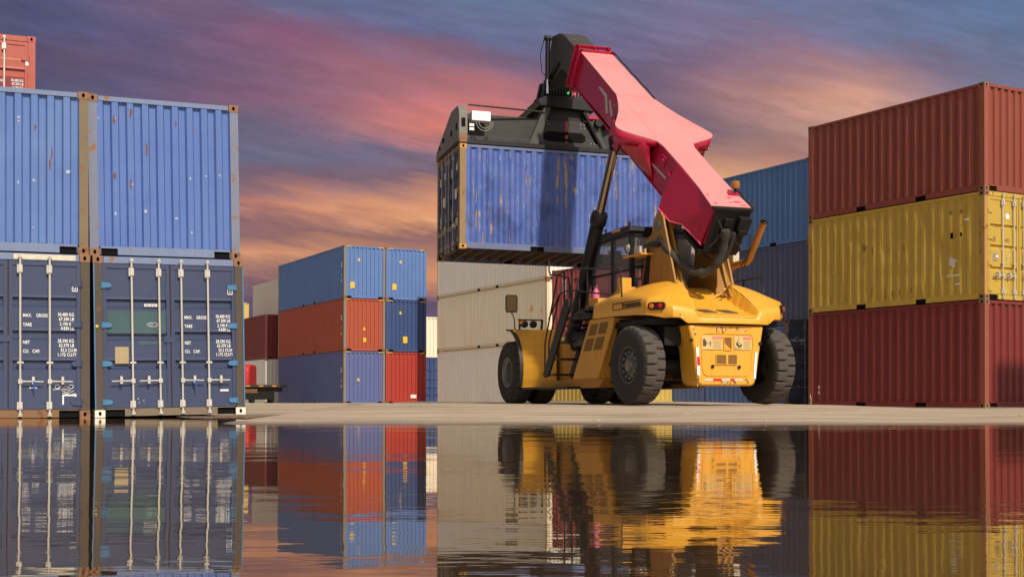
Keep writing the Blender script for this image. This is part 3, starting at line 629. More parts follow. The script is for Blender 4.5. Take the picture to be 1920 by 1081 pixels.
for z in (0.63, 0.49): patch('stencil', PAPER, C0, 5.62, z-0.14, 5.66, z-0.05, 0.009, side=True)
b = MB(); b.tube([(-0.004, 5.97, 0.34), (-0.004, 5.93, 0.20), (-0.004, 5.955, 0.02)], 0.008, 4); b.tube([(-0.004, 6.0, 0.26), (-0.004, 5.945, 0.24)], 0.008, 4); b.build('chalk_tick', GHOST, C0)
# the row across the aisle on the right (outside the picture; its shadow falls on the foot of the right stack)
MO = pose(17.78, 19.6, 0.1, 29.76)
OFF = paint('grey_paint', (0.3, 0.3, 0.3))
for k in range(3): container('grey container of the row across the aisle from the right stack, tier %d' % (k+1), OFF, up(MO, 0, 0, k*H1), lod=2, dents=0, group='row across the aisle')

# D: blue stacks behind the machine on the right
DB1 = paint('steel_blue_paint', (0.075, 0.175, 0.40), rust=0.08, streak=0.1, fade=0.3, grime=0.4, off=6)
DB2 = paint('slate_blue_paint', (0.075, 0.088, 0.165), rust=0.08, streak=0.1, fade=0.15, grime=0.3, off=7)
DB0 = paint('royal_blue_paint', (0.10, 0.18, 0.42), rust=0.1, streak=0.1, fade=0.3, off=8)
MD = pose(11.795, 42.57, 0.07, 28.47, -0.2, 0); DG = 'blue containers behind the machine'
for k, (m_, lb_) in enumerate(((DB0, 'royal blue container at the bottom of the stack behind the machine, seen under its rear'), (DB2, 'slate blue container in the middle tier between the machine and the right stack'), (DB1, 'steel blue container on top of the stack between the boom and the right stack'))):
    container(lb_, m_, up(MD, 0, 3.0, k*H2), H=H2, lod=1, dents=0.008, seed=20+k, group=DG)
container('royal blue container on the yard behind the rear axle, seen under the counterweight', DB0, up(MD, 0, 9.12, 0), H=H2, lod=1, dents=0.008, seed=24, group=DG)
NAVY = paint('deep_navy_paint', (0.016, 0.028, 0.065), rust=0.12, streak=0.1, fade=0.1, grime=0.4)
dD = dict(mat=NAVY, hinge=NAVY, sill=NAVY, header=NAVY, rodmat=paint('dull_rod', (0.16, 0.14, 0.11), rust=0.3), rods=([0.62, 1.05], [1.4, 1.83]), bands=[(0.22, 0.27), (0.42, 0.47), (0.62, 0.67)])
MD3 = pose(8.06, 38.7, 0.10, -12.5)
D3 = container('deep navy container with grey lettering on its doors, behind the right rear tyre', NAVY, MD3, end='doors', door=dD, lod=0, dents=0.004, post=paint('grey_post', (0.17, 0.16, 0.14), rust=0.4))
GR = simple('grey_logo', (0.42, 0.45, 0.48), 0.6)
dl = DOORS[D3.name][0]
text('CMA CGM', 0.105, Matrix.Translation((0.20, 0.024, 1.93)) @ FX, GR, dl, sx=0.80, bold=0.002)
b = MB(); b.tube([(0.30+0.14*t, 0.024, 2.02+0.05*math.sin(t*1.8)) for t in [i/8 for i in range(9)]], 0.007, 4); b.tube([(0.48+0.14*t, 0.024, 1.90-0.04*math.sin(t*2.2+0.6)) for t in [i/8 for i in range(9)]], 0.007, 4); b.build('logo_arc', GR, dl)
patch('grey_plate', GR, dl, 0.86, 1.38, 1.05, 1.44, 0.026)

# M: stack left of centre
MBL = paint('bright_blue_paint', (0.095, 0.185, 0.43), rust=0.08, streak=0.1, fade=0.25, grime=0.3, off=11)
MRD = paint('terracotta_red_paint', (0.37, 0.070, 0.032), rust=0.08, streak=0.1, fade=0.2, grime=0.3, off=12)
MVI = paint('violet_blue_paint', (0.10, 0.125, 0.30), rust=0.08, streak=0.1, fade=0.2, grime=0.3, off=13)
MNV = paint('navy_blue_paint', (0.032, 0.065, 0.185), rust=0.08, streak=0.1, fade=0.2, grime=0.3, off=14)
MR2 = paint('signal_red_paint', (0.37, 0.035, 0.022), rust=0.08, streak=0.1, fade=0.15, grime=0.3, off=15)
GP = paint('weathered_grey_post', (0.20, 0.18, 0.15), rust=0.4, streak=0.3)
MM = pose(-9.21, 71.302, 0.122, 27.02, -0.14, 0.17); GM = 'containers of the two-column stack left of centre'
lab = {(0, 0): ('violet blue container at the bottom left of the two-column stack', MVI), (0, 1): ('terracotta red container in the middle of the left column, over the violet blue one', MRD), (0, 2): ('long bright blue container on top of the left column of the two-column stack', MBL),
       (1, 0): ('signal red container at the bottom of the right column, half in shadow', MR2), (1, 1): ('navy blue container in the middle of the right column', MNV), (1, 2): ('bright blue container on top of the right column beside the long bright blue one', MBL)}
for (c, k), (lb_, m_) in lab.items():
    r_ = container(lb_, m_, up(MM, c*2.47, 0, k*H2), L=12.192, H=H2, lod=1, dents=0.006, seed=30+c*3+k, group=GM, post=GP if c == 0 else m_, rail=m_)
    if (c, k) != (1, 0): tri_sticker(r_, 0.87 if (c, k) != (0, 1) else 1.2, {(0, 0): 1.25, (0, 1): 1.15, (0, 2): 2.05, (1, 1): 2.1, (1, 2): 2.05}[(c, k)], 0.17, 0.012)
    if (c, k) in ((0, 2), (1, 2), (0, 1), (1, 1)): z = {(0, 2): 0.55, (1, 2): 0.55, (0, 1): 0.50, (1, 1): 0.50}[(c, k)]; x = {(0, 2): 0.38, (1, 2): 0.38, (0, 1): 1.14, (1, 1): 1.03}[(c, k)]; patch('warning_sticker', STICK, r_, x, z, x+(0.24 if k == 2 else 0.17 if c == 0 else 0.26), z+(0.34 if k == 2 else 0.24 if c == 0 else 0.36), 0.012)
    if (c, k) == (1, 0): patch('white_stencil', PAPER, r_, 1.5, 0.32, 1.85, 0.52, 0.012)
    hazard(r_, 0.003, H2)
    if c == 0:
        for z in (0.9, 1.2, 1.7, 1.85): patch('sticker', STICK if z > 1.0 and z < 1.5 else WHITE, r_, 0.33, z, 0.46, z+0.12, 0.009, side=True)

# W: white stack in the centre, G: yellow and red pair in front of it
WH = paint('cream_white_paint', (0.80, 0.76, 0.68), rust=0.12, streak=0.18, fade=0.2, grime=0.35, rough=0.5, rustcol=(0.40, 0.24, 0.12), off=17)
WH2 = paint('aged_cream_paint', (0.82, 0.74, 0.57), rust=0.15, streak=0.3, fade=0.2, grime=0.35, rough=0.5, rustcol=(0.42, 0.27, 0.12), off=18)
WH3 = paint('pale_grey_white_paint', (0.80, 0.77, 0.71), rust=0.08, streak=0.1, fade=0.2, grime=0.3, rough=0.5, rustcol=(0.40, 0.26, 0.15), off=19)
PW = paint('cream_post', (0.70, 0.58, 0.38), rust=0.4, streak=0.5, rustcol=(0.35, 0.17, 0.06))
MW = pose(1.618, 60.005, 0.096, 27.73, -0.24, 0); WG = 'white containers stacked behind the front tyre'
for k, (m_, lb_) in enumerate(((WH, 'greyish white container on the yard beside the front tyre'), (WH2, 'aged cream container in the middle of the white stack'), (WH3, 'pale white container on top of the white stack, right under the lifted one'))):
    r_ = container(lb_, m_, up(MW, 0, 0, k*H2), L=12.192, H=H2, lod=1, dents=0.006, seed=40+k, group=WG, post=PW)
    if k == 1: tri_sticker(r_, 1.55, 1.5, 0.28, 0.009, side=True); patch('warning_sticker', STICK, r_, 0.45, 0.35, 0.68, 0.75, 0.009, side=True); patch('warning_sticker', STICK, r_, 0.45, 1.35, 0.60, 1.55, 0.009, side=True)
GY = paint('dirty_yellow_paint', (0.58, 0.42, 0.10), rust=0.35, streak=0.3, off=20); GRD = paint('wine_red_paint', (0.33, 0.060, 0.055), rust=0.12, streak=0.15, fade=0.45, grime=0.5, off=21)
MG = pose(5.03, 51.52, 0.13, 33.0); GG = 'pair of containers behind the cab'
container('dirty yellow container on the yard, seen under the machine between its tyres', GY, MG, H=H2, lod=1, dents=0.01, seed=44, group=GG)
G1 = container('wine red container with a blue and white sticker, behind the handrails', GRD, up(MG, 0, 0, H2), H=H2, lod=1, dents=0.01, seed=45, group=GG)
NB = simple('navy_print', (0.015, 0.03, 0.20), 0.5)
patch('sticker', WHITE, G1, 5.02, 1.82, 5.24, 2.42, 0.009, side=True); patch('sticker_print', NB, G1, 5.05, 1.95, 5.21, 2.38, 0.005, side=True); patch('sticker_print', STICK, G1, 5.10, 2.15, 5.16, 2.25, 0.001, side=True)

# far groups
MX = pose(-6.15, 82, 0.1, 27); 
container('navy container with ribbed doors in the gap between the two big stacks', MNV, MX, H=H2, end='doors', lod=2, door=dict(mat=MNV, hinge=MNV, handles=True, rodmat=MNV), seed=50)
container('cream container in the gap between the two big stacks, over a navy one', WH2, up(MX, 0, 0, H2+0.01), lod=2, seed=51)
ML = pose(-15.95, 84.4, 0.1, 27); MAR = paint('maroon_paint', (0.19, 0.030, 0.032), rust=0.08, streak=0.1, off=23); WR = simple('reefer_white', (0.68, 0.66, 0.58), 0.5, var=0.05, scale=2)
container('white ribbed container behind the flatbed trailer', WH3, ML, L=12.192, H=H2, lod=2, seed=52)
container('maroon container behind the left stacks, over the white ribbed one', MAR, up(ML, 0, 0, H2), L=12.192, H=H2, lod=2, seed=53)
MLW = pose(-13.75, 85.9, 0.1, 27)
for k in (0, 1): container('grey container of the far row, tier %d' % (k+1), OFF, up(MLW, 0, 0, k*H2), L=12.192, H=H2, lod=2, dents=0, group='far row hidden behind the two-column stack')
container('smooth white refrigerated container high up behind the long bright blue one', WR, up(MLW, 0, 0, 2*H2), L=12.192, H=H2, lod=2, seed=54, side_depth=0.004, pockets=False)
MY = pose(-25.0, 112, 0.1, 27)
for k in (0, 1): container('yellow container of the farthest row, tier %d' % (k+1), OFF, up(MY, 0, 0, k*H2), H=H2, lod=2, dents=0, group='farthest row')
container('tiny yellow container farthest away beside the left stacks', GY, up(MY, 0, 0, 2*H2), H=H2, lod=2, seed=55)

# flatbed trailer and red tank truck cab behind the left stacks
TM = pose(-16.2, 74.0, 0.1, 0)
tr = empty('flatbed_trailer', TM, 'dark flatbed trailer with amber marker lights parked behind the left stacks', 'trailer')
b = MB(); b.box((0, 0, 0.95), (3.05, 2.5, 1.10)); b.box((0.1, 0.3, 0.70), (2.8, 2.2, 0.95)); b.build('deck', simple('trailer_deck', (0.035, 0.028, 0.024), 0.7), tr, bevel=0.01)
for i in range(4):
    b = MB(); b.box((0.35+i*0.75, -0.012, 0.99), (0.60+i*0.75, 0.0, 1.05)); b.build('marker_light', simple('amber_lens', (0.8, 0.32, 0.03), 0.3), tr)
b = MB(); b.box((0.05, 0.1, 0.25), (2.7, 0.16, 0.72)); b.build('tail_board', DARK, tr)
b = MB(); b.box((0.95, 0.07, 0.62), (1.75, 0.10, 0.85)); b.build('number_plate', simple('brown_plate', (0.16, 0.07, 0.02), 0.6), tr)
for x in (0.25, 2.35):
    b = MB(); b.lathe([(-0.14, .2), (-0.14, .44), (-0.1, .5), (0.1, .5), (0.14, .44), (0.14, .2)], 20, 0, (x, 0.9, 0.5)); b.build('wheel', simple('tyre_far', (0.02, 0.02, 0.02), 0.8), tr, smooth=40)
tk = empty('truck', pose(-17.9, 77.5, 0.1, 0), 'red truck cab with rounded roof half hidden behind the left stacks', 'truck')
b = MB(); b.prism([(0, 0.9), (0, 2.0), (0.15, 2.25), (0.5, 2.36), (2.1, 2.36), (2.3, 2.2), (2.3, 0.9)], 0, 2.3, 0); b.build('cab_body', simple('truck_red', (0.55, 0.03, 0.025), 0.35), tk, bevel=0.12, smooth=40)
b = MB(); b.box((0.25, -0.01, 1.35), (2.05, 0.01, 1.75)); b.build('rear_window', BLACK, tk)
b = MB(); b.box((0.1, 0.2, 0.5), (2.2, 2.2, 0.9)); b.build('chassis', DARK, tk)
for x in (0.1, 2.2):
    b = MB(); b.lathe([(-0.14, .2), (-0.14, .44), (-0.1, .5), (0.1, .5), (0.14, .44), (0.14, .2)], 20, 0, (x, 1.2, 0.5)); b.build('wheel', simple('tyre_far', (0.02, 0.02, 0.02), 0.8), tk, smooth=40)

# ------------------------------------------------------------ the lifted container
BE = paint('scraped_blue_paint', (0.050, 0.105, 0.37), rust=0.45, streak=0.5, fade=0.7, grime=1.0, rough=0.5, scratch=1.0, rustcol=(0.15, 0.07, 0.03), bump=0.35, off=5)
PE = paint('orange_rust_post', (0.27, 0.17, 0.075), rust=0.75, streak=0.8, rough=0.7, rustcol=(0.16, 0.06, 0.02))
DE = paint('dull_navy_door', (0.05, 0.07, 0.17), rust=0.55, streak=0.6, fade=0.7, grime=0.9, rough=0.6)
CE = paint('orange_casting', (0.50, 0.25, 0.05), rust=0.5, streak=0.5)
MEs = pose(-1.286, 31.844, 4.006, 16.41, -2.09, 0.78)
ME = MEs @ Matrix.Translation((0, W_, 0)) @ Matrix.Rotation(R(-90), 4, 'Z')
E0 = container('scraped blue container with ochre scratches hanging from the lifting frame of the red boom', BE, ME, end='doors', post=PE, cast=CE, rail=paint('scuffed_blue_rail', (0.11, 0.14, 0.27), rust=0.3, streak=0.3, fade=0.5), under=True,
               door=dict(mat=DE, hinge=PE, sill=UNDER, header=PE, rodmat=paint('rusty_rod', (0.34, 0.29, 0.24), rust=0.7, streak=0.5)), side_mat=BE, dents=0.022, seed=60)
dL, dR = DOORS[E0.name]
for d, x0 in ((dL, 0.25), (dR, 1.50)):
    for i, (x, z, w2, h2) in enumerate([(0.0, 1.9, .25, .3), (0.35, 1.3, .3, .35), (0.05, .8, .2, .4), (0.5, 2.0, .2, .25), (0.45, .6, .3, .3)]): patch('white_marking', WHITE if i % 2 else GHOST, d, x0+x, z, x0+x+w2*0.7, z+h2*0.7, 0.022)
for i, t_ in enumerate('CAR'): text(t_, 0.11, Matrix.Translation((W_+0.004, 5.32, 1.52-i*0.13)) @ Matrix(((0,0,1,0),(1,0,0,0),(0,1,0,0),(0,0,0,1))), WHITE, E0)

# ------------------------------------------------------------ the reach stacker (x right, y forward, z up; origin on the ground under the rear axle)
MS = pose(3.818, 26.16, 0.20, 19.8)
YM = paint('machine_yellow_paint', (0.76, 0.37, 0.028), rust=0.12, streak=0.10, fade=0.12, grime=0.75, rough=0.42, bump=0.03, coat=0.15)
YD = paint('machine_yellow_dirty', (0.62, 0.30, 0.035), rust=0.15, streak=0.15, fade=0.1, grime=0.8, rough=0.55, bump=0.05)
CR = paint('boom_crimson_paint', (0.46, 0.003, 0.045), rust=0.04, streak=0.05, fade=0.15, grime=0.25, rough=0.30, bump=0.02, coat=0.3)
PK = paint('pink_boom_top', (0.66, 0.25, 0.25), rust=0.10, streak=0.10, fade=0.5, grime=0.5, rough=0.50, bump=0.02)  # boom top plate, paler pink than the crimson sides
TY = simple('tyre_rubber', (0.026, 0.023, 0.020), 0.9, var=0.35, scale=9, bump=0.25)
TYT = simple('tyre_tread_dust', (0.070, 0.060, 0.050), 0.9, var=0.25, scale=14, bump=0.2)
BK = simple('black_paint', (0.009, 0.008, 0.008), 0.42, var=0.4, scale=7, spec=0.35)
BKM = paint('matt_black_paint', (0.016, 0.014, 0.012), rust=0.12, streak=0.1, fade=0.3, grime=0.6, rough=0.55, rustcol=(0.12, 0.08, 0.05))
GYM = paint('greasy_grey_paint', (0.042, 0.038, 0.033), rust=0.15, streak=0.3, fade=0.6, grime=0.8, rough=0.5, rustcol=(0.10, 0.07, 0.04))
HUB = paint('oily_hub', (0.20, 0.19, 0.17), rust=0.4, streak=0.2, rough=0.45, metal=0.5)
RIMM = paint('grey_rim', (0.075, 0.07, 0.065), rust=0.2, rough=0.45)
CHR = simple('bronze_chrome', (0.42, 0.34, 0.26), 0.18, metal=1.0, var=0.1)
HOSE = simple('hose_rubber', (0.022, 0.020, 0.018), 0.6, var=0.4, scale=20, bump=0.3)
SLV = simple('hose_sleeve', (0.040, 0.036, 0.030), 0.75, var=0.5, scale=14, bump=0.6)
gm = bpy.data.materials.new('cab_glass'); N = NT(gm); b = N.n('ShaderNodeBsdfPrincipled'); b.inputs['Base Color'].default_value = (0.62, 0.65, 0.68, 1)
b.inputs['Roughness'].default_value = 0.04; b.inputs['Transmission Weight'].default_value = 0.9; b.inputs['IOR'].default_value = 1.15; b.inputs['Specular IOR Level'].default_value = 0.8
o = N.n('ShaderNodeOutputMaterial'); N.l(b.outputs[0], o.inputs[0]); GLASS = gm
ORL = simple('orange_lens', (0.62, 0.12, 0.012), 0.2, var=0.05); RDL = simple('red_lens', (0.45, 0.006, 0.010), 0.2, var=0.05)
st = empty('reach_stacker', MS, 'big yellow reach stacker with a red and pink boom holding up the scraped blue container', 'reach stacker')

def tyre(x0, w, Rr=0.775, y=0.0, axle=Matrix.Identity(4), lug=22, out=-1, rear=True):
    """wheel with its outer face at x0, going inwards; out = -1 for the left side"""
    s = -out
    wh = bpy.data.objects.new('wheel', None); COL.objects.link(wh); wh.parent = st; wh.matrix_local = axle
    t = MB(); ns = lug*6; prof_ = [(0.05, 0.36), (0.015, 0.42), (0.0, 0.56), (0.010, 0.68), (0.035, 0.735), (0.055, 0.757), (0.20, 0.772), (w/2, 0.775)]
    full = prof_+[(w-a, r) for a, r in reversed(prof_[:-1])]; m = len(full); ns = lug*10
    for k in range(ns):
        an = 2*math.pi*k/ns
        for j, (a, r) in enumerate(full):
            side = 0 if a <= w/2 else 1; ph = (k+(5 if side else 0)) % 10; rr = r*Rr/0.775
            if ph in (0, 1) and j in (4, 5, 6, m-5, m-6, m-7): rr -= 0.030
            t.v.append((x0+s*a, y+rr*math.cos(an), Rr+rr*math.sin(an)))
    for k in range(ns):
        for j in range(m-1):
            side = 0 if j < m//2 else 1; ph = (k+(5 if side else 0)) % 10
            t.f.append((k*m+j, k*m+j+1, ((k+1) % ns)*m+j+1, ((k+1) % ns)*m+j)); t.mi.append(2 if ph == 0 and 4 <= j <= m-6 and j not in (m//2, m//2-1) else (1 if 4 <= j <= m-6 else 0))
    t.build('tyre', [TY, TYT, BLACK], wh, smooth=28)  # groove faces coloured black to deepen the shade in the tread
    r = MB()
    if rear:
        r.lathe([(s*0.05, 0.37), (s*0.03, 0.375), (s*0.03, 0.345), (s*0.14, 0.33), (s*0.16, 0.28), (s*0.17, 0.1)], 32, 0, (x0, y, Rr), cap0=False)
        r.build('rim', RIMM, wh, smooth=40)
        h = MB(); h.lathe([(s*0.17, 0.22), (s*0.09, 0.21), (s*0.085, 0.13), (s*0.02, 0.115), (s*0.01, 0.09)], 20, 0, (x0, y, Rr))
        for k in range(12):
            an = 2*math.pi*k/12; cy, cz = y+0.255*math.cos(an), Rr+0.255*math.sin(an)
            h.lathe([(s*0.15, 0.036), (s*0.055, 0.034), (s*0.05, 0.018)], 6, 0, (x0, cy, cz))
            cy, cz = y+0.165*math.cos(an+.2), Rr+0.165*math.sin(an+.2); h.lathe([(s*0.09, 0.02), (s*0.065, 0.018)], 6, 0, (x0, cy, cz))
        h.build('hub', HUB, wh, smooth=35)
    else:
        r.lathe([(s*0.05, 0.37), (s*0.02, 0.375), (s*0.02, 0.345), (s*0.06, 0.335), (s*0.09, 0.29), (s*0.26, 0.275), (s*0.36, 0.26), (s*0.37, 0.05)], 32, 0, (x0, y, Rr), cap0=False)
        r.build('rim', HUB, wh, smooth=40)
        h = MB(); h.lathe([(s*0.37, 0.19), (s*0.27, 0.18), (s*0.25, 0.10), (s*0.24, 0.05)], 20, 0, (x0, y, Rr))
        for k in range(14):
            an = 2*math.pi*k/14; h.lathe([(s*0.36, 0.02), (s*0.32, 0.018)], 6, 0, (x0, y+0.225*math.cos(an), Rr+0.225*math.sin(an)))
        h.build('hub', HUB, wh, smooth=35)
    return wh
def steer(xc, deg): return Matrix.Translation((xc, 0, 0)) @ Matrix.Rotation(R(deg), 4, 'Z') @ Matrix.Translation((-xc, 0, 0))
tyre(-1.68, 0.485, axle=steer(-1.44, 4.5)); tyre(1.68, 0.485, axle=steer(1.44, 4.5), out=1)
for (x, o_) in ((-1.66, -1), (-1.04, -1), (1.66, 1), (1.04, 1)): tyre(x, 0.50, y=7.08, out=o_, rear=False)
b = MB(); b.lathe([(-1.2, 0.14), (-0.5, 0.2), (-0.3, 0.3), (0.3, 0.3), (0.5, 0.2), (1.2, 0.14)], 16, 0, (0, 0, 0.78)); b.tube([(-1.0, 0.35, 0.7), (1.0, 0.35, 0.7)], 0.07); b.box((-0.45, -0.2, 0.62), (0.45, 0.5, 0.9)); b.build('rear_axle', DARK, st, smooth=40)
b = MB(); b.lathe([(-1.2, 0.2), (-0.5, 0.28), (0.5, 0.28), (1.2, 0.2)], 16, 0, (0, 7.08, 0.78)); b.build('front_axle', DARK, st, smooth=40)
# frame
b = MB()
for s in (-1, 1): b.prism([(0.9, 0.75), (1.6, 0.45), (5.4, 0.42), (6.6, 0.62), (7.7, 0.62), (7.7, 1.55), (5.0, 1.5), (1.8, 1.2), (0.9, 1.3)], s*0.86-0.03, s*0.86+0.03, 0)
b.box((-0.86, 6.9, 0.62), (0.86, 7.6, 1.5)); b.box((-0.84, 2.2, 0.50), (0.84, 5.4, 0.56)); b.build('frame', YD, st, bevel=0.01)
b = MB(); b.box((-0.62, -0.30, 1.02), (0.62, 2.6, 1.70)); b.box((-1.42, -0.5, 1.55), (1.42, 1.9, 1.66)); b.box((-1.35, 0.98, 0.8), (1.35, 1.9, 1.72)); b.box((-0.5, -0.34, 0.5), (0.5, 0.3, 1.1)); b.build('engine_bay', DARK, st)
b = MB(); b.prism([(-0.62, 1.15), (-0.62, 1.5), (-0.20, 1.6), (-0.30, 1.15)], -1.15, -0.80, 0); b.build('axle_bracket', DARK, st)
b = MB(); b.box((-0.95, 1.3, 0.42), (0.2, 2.3, 0.50)); b.box((-1.1, 1.4, 0.45), (-0.5, 2.2, 0.62)); b.tube([(-1.2, 1.0, 0.52), (-0.6, 1.35, 0.40), (0, 1.4, 0.42)], 0.04); b.build('belly_guard', DARK, st)
# hood: moulded engine cover with high shoulders and a central valley
def hw(y): return 1.5 if y > -0.55 else lerp(1.5, 1.16, sm(-0.55, -1.02, y) if False else min(1, (-0.55-y)/0.45))
def sprof(P, y): return sum(prof(P, y+d) for d in (-0.10, -0.05, 0, 0.05, 0.10))/5
CX_ = [(-1.2,.74),(-.6,.64),(0,.50),(.3,.45),(2.2,.45)]
CZ_ = [(-1.2,1.73),(-1.0,1.80),(-.6,2.11),(-.2,2.38),(.15,2.50),(.6,2.50),(1.2,2.38),(2.2,2.18)]
FZ_ = [(-1.2,1.69),(-1.0,1.695),(-.6,1.83),(-.2,2.07),(.2,2.32),(.6,2.40),(1.2,2.31),(2.2,2.16)]
SZ_ = [(-1.2,1.87),(-1.0,1.91),(-.6,2.03),(.3,2.16),(1.2,2.20),(2.2,2.10)]
def hood_z(u, y):
    h_ = hw(y); a = abs(u)*h_; c = sprof(CX_, y)
    if a >= c:
        t = (a-c)/(h_-c); z = lerp(sprof(CZ_, y), sprof(SZ_, y), t)+0.075*math.sin(math.pi*t)*sm(-1.1, -0.3, y)
    else: z = lerp(sprof(FZ_, y), sprof(CZ_, y), sm(c-0.08, c, a))
    e = min((1-abs(u))*h_, y+1.0)
    if e < 0.06: z -= 0.05*(1-e/0.06)**2
    return z
us = [-1+2*i/72 for i in range(73)]
yy = [2.0-0.1*i for i in range(20)]+[0.05-0.04*i for i in range(1, 24)]+[-0.91, -0.94, -0.965, -0.985, -1.0]
b = MB(); nu = len(us)
for y in yy:
    for u in us: b.v.append((u*hw(y), y-0.10*(1-u*u)*sm(0.0, -1.0, y), hood_z(u, y)))
ny = len(yy)
b.f = [(j*nu+i, j*nu+i+1, (j+1)*nu+i+1, (j+1)*nu+i) for j in range(ny-1) for i in range(nu-1)]
def low(y): return prof([(-1.12, 1.60), (-0.85, 1.66), (-0.6, 1.72), (0, 1.76), (0.9, 1.79), (2.0, 1.80)], y)
def zl(x, y):
    if y < -0.90 and abs(x) < 0.88: return 1.555
    if y < -0.90: return lerp(1.555, 1.66, min(1, (abs(x)-0.88)/0.15))
    return low(y)
ring = [j*nu for j in range(ny)]+[(ny-1)*nu+i for i in range(1, nu)]+[j*nu+nu-1 for j in range(ny-2, -1, -1)]
o = len(b.v); n = len(ring)
for r in range(4):
    for i in ring:
        x, y, z = b.v[i]; q = zl(x, y)
        b.v.append([(x*1.005, y-(0.012 if y < -0.9 else 0), lerp(z, q, 0.25)), (x*1.008, y-(0.018 if y < -0.9 else 0), lerp(z, q, 0.9)), (x*1.0, y-(0.010 if y < -0.9 else 0), q), (x*0.93, y+(0.10 if y < -0.9 else 0), q+0.005)][r])
for r in range(4):
    src = ring if r == 0 else list(range(o+(r-1)*n, o+r*n)); dst = list(range(o+r*n, o+(r+1)*n))
    for k in range(n-1): b.f.append((src[k], src[k+1], dst[k+1], dst[k]))
o_ = len(b.v)
for i in range(nu): x, y, z = b.v[i]; b.v.append((x, y+0.10, 1.80))
b.f += [(k, k+1, o_+k+1, o_+k) for k in range(nu-1)]; b.mi = [0]*len(b.f)
hood = b.build('hood', YM, st, smooth=34)
EDG = paint('highlight_yellow', (0.86, 0.50, 0.10), rust=0.1, streak=0.05, grime=0.3, rough=0.45)  # hood edge highlights painted in as thin pale yellow tubes
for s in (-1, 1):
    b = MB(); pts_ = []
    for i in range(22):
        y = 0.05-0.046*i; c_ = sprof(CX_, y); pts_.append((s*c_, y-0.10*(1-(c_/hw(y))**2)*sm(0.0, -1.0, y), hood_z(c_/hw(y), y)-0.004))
    b.tube(pts_, 0.010, 6); b.build('edge_highlight', EDG, hood, smooth=60)
b = MB(); b.tube([(x, -0.99-0.10*(1-(x/hw(-1.0))**2), hood_z(x/hw(-1), -0.975)+0.0) for x in [-0.72+1.44*i/16 for i in range(17)]], 0.010, 6); b.build('edge_highlight', EDG, hood, smooth=60)
b = MB(); b.box((-1.512, 0.965, 1.82), (-1.505, 0.980, 2.18)); b.box((1.505, 0.965, 1.82), (1.512, 0.980, 2.18)); 
GRIL = simple('grille_black', (0.03, 0.02, 0.012), 0.7)
for s in (-1, 1):
    b = MB()
    for i in range(11):
        y = -0.32+i*0.062; b.prism([(y, 1.93), (y+0.035, 1.93), (y+0.055, 2.01), (y+0.020, 2.01)], s*1.514-0.004, s*1.514+0.004, 0)
    for (a, c) in (((-0.36, 1.905), (1.0, 1.92)), ((-0.36, 2.03), (1.0, 2.045))): b.box((s*1.514-0.003, a[0], a[1]), (s*1.514+0.003, c[0], c[1]))
    b.box((s*1.514-0.003, 0.98, 1.905), (s*1.514+0.003, 1.0, 2.045)); b.box((s*1.514-0.003, 0.52, 1.905), (s*1.514+0.003, 0.54, 2.045))
    for i in range(3): b.prism([(0.36+i*0.05, 1.93), (0.375+i*0.05, 1.93), (0.415+i*0.05, 2.02), (0.40+i*0.05, 2.02)], s*1.514-0.003, s*1.514+0.003, 0)
    b.build('vent_grille', GRIL, hood)
    # lights on the chamfered corner
    dirv = Vector((0.34*s, 0.45, 0)).normalized(); nrm = Vector((dirv.y*s, -dirv.x*s, 0))*1
    nrm = Vector((s*0.80, -0.60, 0)); tv = Vector((s*0.60, 0.80, 0)); c = Vector((s*1.375, -0.74, 1.89))
    Ml = Matrix((( -tv.x*s, 0, nrm.x, c.x), (-tv.y*s, 0, nrm.y, c.y), (0, 1, 0, c.z), (0, 0, 0, 1)))
    hb = MB(); hb.prism([(-0.18, -0.04), (-0.14, -0.075), (0.14, -0.075), (0.18, -0.04), (0.18, 0.04), (0.14, 0.075), (-0.14, 0.075), (-0.18, 0.04)], -0.03, 0.035, 2, 0, Ml); lt = hb.build('rear_light', BK, st, bevel=0.01)
    l1 = MB(); l1.lathe([(0.03, 0.052), (0.045, 0.048), (0.052, 0.02)], 16, 2, (-0.095*s, 0, 0), 0, Ml); l1.build('orange_lens', ORL, lt, smooth=40)
    l1 = MB(); l1.lathe([(0.03, 0.052), (0.045, 0.048), (0.052, 0.02)], 16, 2, (0.085*s, 0, 0), 0, Ml); l1.build('red_lens', RDL, lt, smooth=40)
for x in (-0.52, -0.06):
    b = MB(); z1, z2 = hood_z((x+0.13)/hw(-0.66), -0.66+0.078)+0.004, hood_z((x+0.28)/hw(-0.84), -0.84+0.092)+0.004; b.add([(x, -0.66, z1-0.05), (x+0.26, -0.66, z1-0.05), (x+0.40, -0.84, z2-0.045), (x+0.16, -0.84, z2-0.045), (x, -0.66, z1-0.015+0.02), (x+0.26, -0.66, z1+0.005), (x+0.40, -0.84, z2+0.012), (x+0.16, -0.84, z2+0.012)],
        [(0,1,2,3),(4,5,6,7),(0,1,5,4),(1,2,6,5),(2,3,7,6),(3,0,4,7)]); b.build('grip_pad', simple('grip_pad', (0.10, 0.06, 0.03), 0.9), hood)
